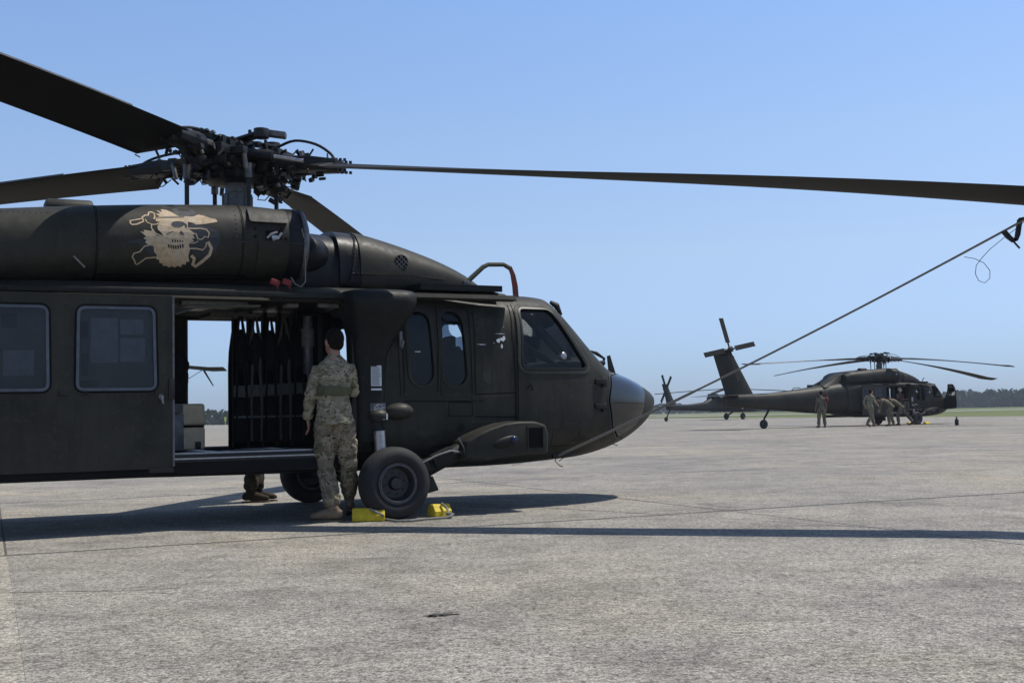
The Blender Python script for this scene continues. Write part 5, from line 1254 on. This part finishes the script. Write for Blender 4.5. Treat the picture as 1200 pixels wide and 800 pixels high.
sit = dict(pelvis=(0, 0, 1.02), waist=(0, 0, 1.15), chest=(.02, 0, 1.38), neck=(.04, 0, 1.54), head=(.06, 0, 1.68), shL=(.02, .17, 1.48), shR=(.02, -.17, 1.48), elL=(.08, .22, 1.24), wrL=(.3, .15, 1.2), haL=(.38, .12, 1.2), elR=(.08, -.22, 1.24), wrR=(.3, -.15, 1.2), haR=(.38, -.12, 1.2), hiL=(0, .09, 1.0), knL=(.42, .12, 1.04), anL=(.42, .12, .74), toL=(.62, .12, .67), hiR=(0, -.09, 1.0), knR=(.42, -.12, 1.04), anR=(.42, -.12, .74), toR=(.62, -.12, .67))
def in_far(x, y, z=0): a = farh.rotation_euler.z; return (farh.location.x + x * math.cos(a) - y * math.sin(a), farh.location.y + x * math.sin(a) + y * math.cos(a), z)
person('person', 'crew member in white helmet and red vest at the far helicopter cabin doorway', in_far(-.62, -.75, .09), rad(-60), sit, .02, 'camo2', 'boot', 'helmet', vest='red')
person('person', 'crew member in white helmet at the far helicopter gunner window', in_far(.30, -.55, .08), rad(-60), sit, .02, 'camo2', 'boot', 'helmet')

# ------------------------------------------------------------------ chocks, ropes, loads
def chock(c, ln, wd, ht, rz, label, group='yellow wheel chocks'):
    a, t = ln / 2, wd / 2; pr = [(-t, 0), (t, 0), (t, ht * .45), (t * .45, ht), (-t * .45, ht), (-t, ht * .45)]
    o = MB().loft([[(x, y, z) for y, z in pr] for x in (-a, a)]).build('wheel_chock', 'yellow', smooth=0, bevel=.008, loc=(c[0], c[1], .002)); o.rotation_euler = (0, 0, rz); return tag(o, label, 'wheel chock', group)
g1_ = G(431, 611); g2_ = G(514, 606)
chock((g1_.x, g1_.y + .08), .29, .17, .115, rad(4), 'larger yellow chock between the soldier boots and the near tyre')
chock((g2_.x + .0, g2_.y + .10), .18, .16, .115, rad(34), 'smaller yellow chock in front of the near tyre, grey rope looped over it')
rp = [Vector((g1_.x + .02, g1_.y + .02, .11)), Vector((g1_.x + .13, g1_.y - .02, .06))] + [Vector((G(px, py).x, G(px, py).y, .014)) for px, py in ((452, 610), (465, 612), (480, 611.5), (500, 609.5), (515, 608.5), (527, 607.5))] + [Vector((G(524, 606).x, G(524, 606).y + .04, .08)), Vector((G(517, 606).x, G(517, 606).y + .06, .125))]
tag(MB().tube(rp, .011, 8).tube([rp[-3], rp[-3] + Vector((.03, .03, .02)), rp[-3] + Vector((-.03, .05, .03))], .016, 8).build('chock_rope', 'rope'), 'grey rope running on the concrete between the two near chocks', 'rope')
cf = in_far(-.08, -1.35)
chock((cf[0] - .42, cf[1] - .15), .3, .2, .13, rad(30), 'yellow chock left of the far helicopter front wheel'); chock((cf[0] + .50, cf[1] + .05), .3, .2, .13, rad(30), 'yellow chock right of the far helicopter front wheel')
# near tie-down rope to the blade over the nose
angC = blA[0][0]; rt = 7.25; hubW = L2W((-1.175, 0, 3.47)); tipC = hubW + Vector((rt * math.cos(angC), rt * math.sin(angC), blA[0][1](rt) - .06))
p0 = L2W((1.80, -1.0, .50)); n_ = 40; pts = []
for k in range(n_ + 1):
    t = k / n_; p = p0.lerp(tipC, t); p.z -= .10 * 4 * t * (1 - t) * .5; pts.append(p)
rope = MB().tube(pts, [.013 if k < 14 else .0095 for k in range(n_ + 1)], 8).build('tie_down_rope', 'rope'); tag(rope, 'long dark rope stretched from the near helicopter nose up to its rotor blade', 'rope')
MB().tube([L2W((1.74, -1.0, .50)), L2W((1.80, -1.0, .50)), L2W((1.95, -1.0, .51))], .022, 8).tube([p0, p0 + Vector((-.03, 0, -.05)), p0 + Vector((.02, 0, -.10)), p0 + Vector((.05, 0, -.11))], .005, 6).build('hook', 'black', rope)
def onrope(px):
    best = min(pts, key=lambda p: abs((600 + FPX * (p - Vector((0, 0, CAMH))).dot(RT) / (p - Vector((0, 0, CAMH))).dot(FW)) - px)); return best
Yr = onrope(1190).y
st = MB().loft([[W(x + q, y + q2, Yr) + Vector((0, d, 0)) for (q, q2), d in (((-3, 1), 0), ((3, -1), 0), ((3, -1), .02), ((-3, 1), .02))] for x, y in ((1177, 271), (1183, 278), (1190, 283), (1193, 276), (1195, 262), (1196, 256))])
st.tube([W(1186, 281, Yr), W(1195, 291, Yr)], .008, 6).tube([W(1194, 257, Yr), W(1203, 255, Yr), W(1215, 246, Yr)], .012, 6).build('release_strap', 'black', rope, smooth=0)
lp = [(1130, 301), (1142, 303), (1153, 308), (1160, 317), (1160, 326), (1154, 331.5), (1147, 329), (1143, 321), (1144, 311), (1150, 303), (1160, 292), (1176, 279), (1188, 270), (1200, 260)]
MB().tube([W(x, y, onrope(1140).y - .0012 * (x - 1130)) for x, y in lp], .0028, 6).build('release_cable', 'black', rope)
MB().tube([onrope(1112), onrope(1120)], .014, 8).build('splice', 'black', rope)
# rope and stick under the blade tip of the hidden helicopter
b0 = W(242, 430.5, 42.2); r3 = MB().tube([b0, W(230, 438, 42.0), W(214, 448, 41.8), W(196, 462, 41.5)], .012, 6).build('tie_down_rope', 'drope'); tag(r3, 'thin rope hanging from the distant blade tip seen through the open cabin', 'rope')
s3 = MB().tube([W(239, 434, 42.2), W(250, 452, 42.2)], [.04, .02], 6).build('blade_pole', 'black'); tag(s3, 'short dark pole hanging under the distant blade tip inside the doorway view', 'pole')
# tan case and dark bag on the cabin floor
cs = empty('storage_case', L2W((-1.80, .05, .652)), HEAD, 'tan plastic storage case standing on the near cabin floor', 'case')
MB().box((.02, 0, .11), (.50, .42, .215)).build('lower_shell', 'tan', cs, bevel=.025, seg=3); MB().box((.02, 0, .335), (.50, .42, .205)).build('lid', 'tan', cs, bevel=.03, seg=3)
MB().box((.02, 0, .224), (.485, .405, .02)).build('lid_joint', 'seam', cs, smooth=0)
MB().box((-.06, -.225, .15), (.22, .03, .17)).box((-.06, -.235, .36), (.22, .02, .06)).build('side_moulding', 'tan', cs, bevel=.008)
MB().tube([(-.15, -.25, .18), (-.14, -.28, .12), (.02, -.28, .12), (.03, -.25, .18)], .012, 8).build('handle', 'black', cs); MB().box((.20, -.22, .045), (.05, .03, .07)).build('latch', 'black', cs, bevel=.006)
bgp = L2W((-1.84, -.02, 1.09)); bag = MB(); 
etube(bag, [(0, 0, 0), (0, 0, .05), (.01, 0, .22), (.01, 0, .38), (-.01, 0, .47), (-.01, 0, .50)], [(.15, .11), (.17, .14), (.165, .14), (.18, .15), (.14, .12), (.05, .05)])
bo = remesh(bag, .012, 3); folds(bo, .006); bo.name = 'bag'; finish(bo, 'fabric', 60); bo.location = bgp; bo.rotation_euler = (0, 0, HEAD); tag(bo, 'black soft bag standing on the tan case in the near cabin', 'bag')
gb_ = MB().box((0, 0, .04), (.30, .16, .08)).build('grey_box', 'grey', bevel=.01, loc=L2W((-1.90, -.30, 1.02))); gb_.rotation_euler = (0, 0, HEAD); gb_.name = 'equipment_tray'
tag(gb_, 'light grey tray in front of the bag beside the sliding door edge', 'tray')
gb_.location = L2W((-1.92, -.28, 1.00))
lg = MB().box((0, 0, .17), (.34, .10, .34)).build('support_box', 'dull', bevel=.01, loc=L2W((-1.93, -.28, .652))); lg.rotation_euler = (0, 0, HEAD); tag(lg, 'grey box under the light tray by the near sliding door edge', 'box')
# bottle on the apron, marker post
bt = at_Y(1121, 55.5)
o = MB().lathe([(.02, 0), (.085, .005), (.09, .03), (.09, .24), (.06, .30), (.03, .32), (.03, .36), (.05, .37), (.05, .39), (.01, .40)], (0, 0, 0), 'z', 18).build('fire_bottle', 'black', loc=bt); tag(o, 'small black bottle standing on the concrete right of the far helicopter nose', 'bottle')
mp_ = W(264, 497, 262)
o = MB().tube([(0, 0, 0), (0, 0, 1.9)], .07, 8).box((0, 0, 1.4), (.45, .1, .9)).build('marker_board', 'orange', loc=(mp_.x, 262, -.06)); tag(o, 'small yellow-green marker board before the trees seen through the cabin', 'marker')

# ------------------------------------------------------------------ haze
hm = bpy.data.materials.new('haze'); hm.use_nodes = True; hn = hm.node_tree; hn.nodes.clear()
ho = hn.nodes.new('ShaderNodeOutputMaterial'); hv = hn.nodes.new('ShaderNodeVolumePrincipled'); hv.inputs['Density'].default_value = .00033; hv.inputs['Color'].default_value = (.80, .88, 1, 1)
hn.links.new(hv.outputs[0], ho.inputs['Volume'])
hz = MB().box((0, 700, 5.0), (3000, 1800, 13.0)).build('haze', hm, smooth=0); hz['kind'] = 'stuff'
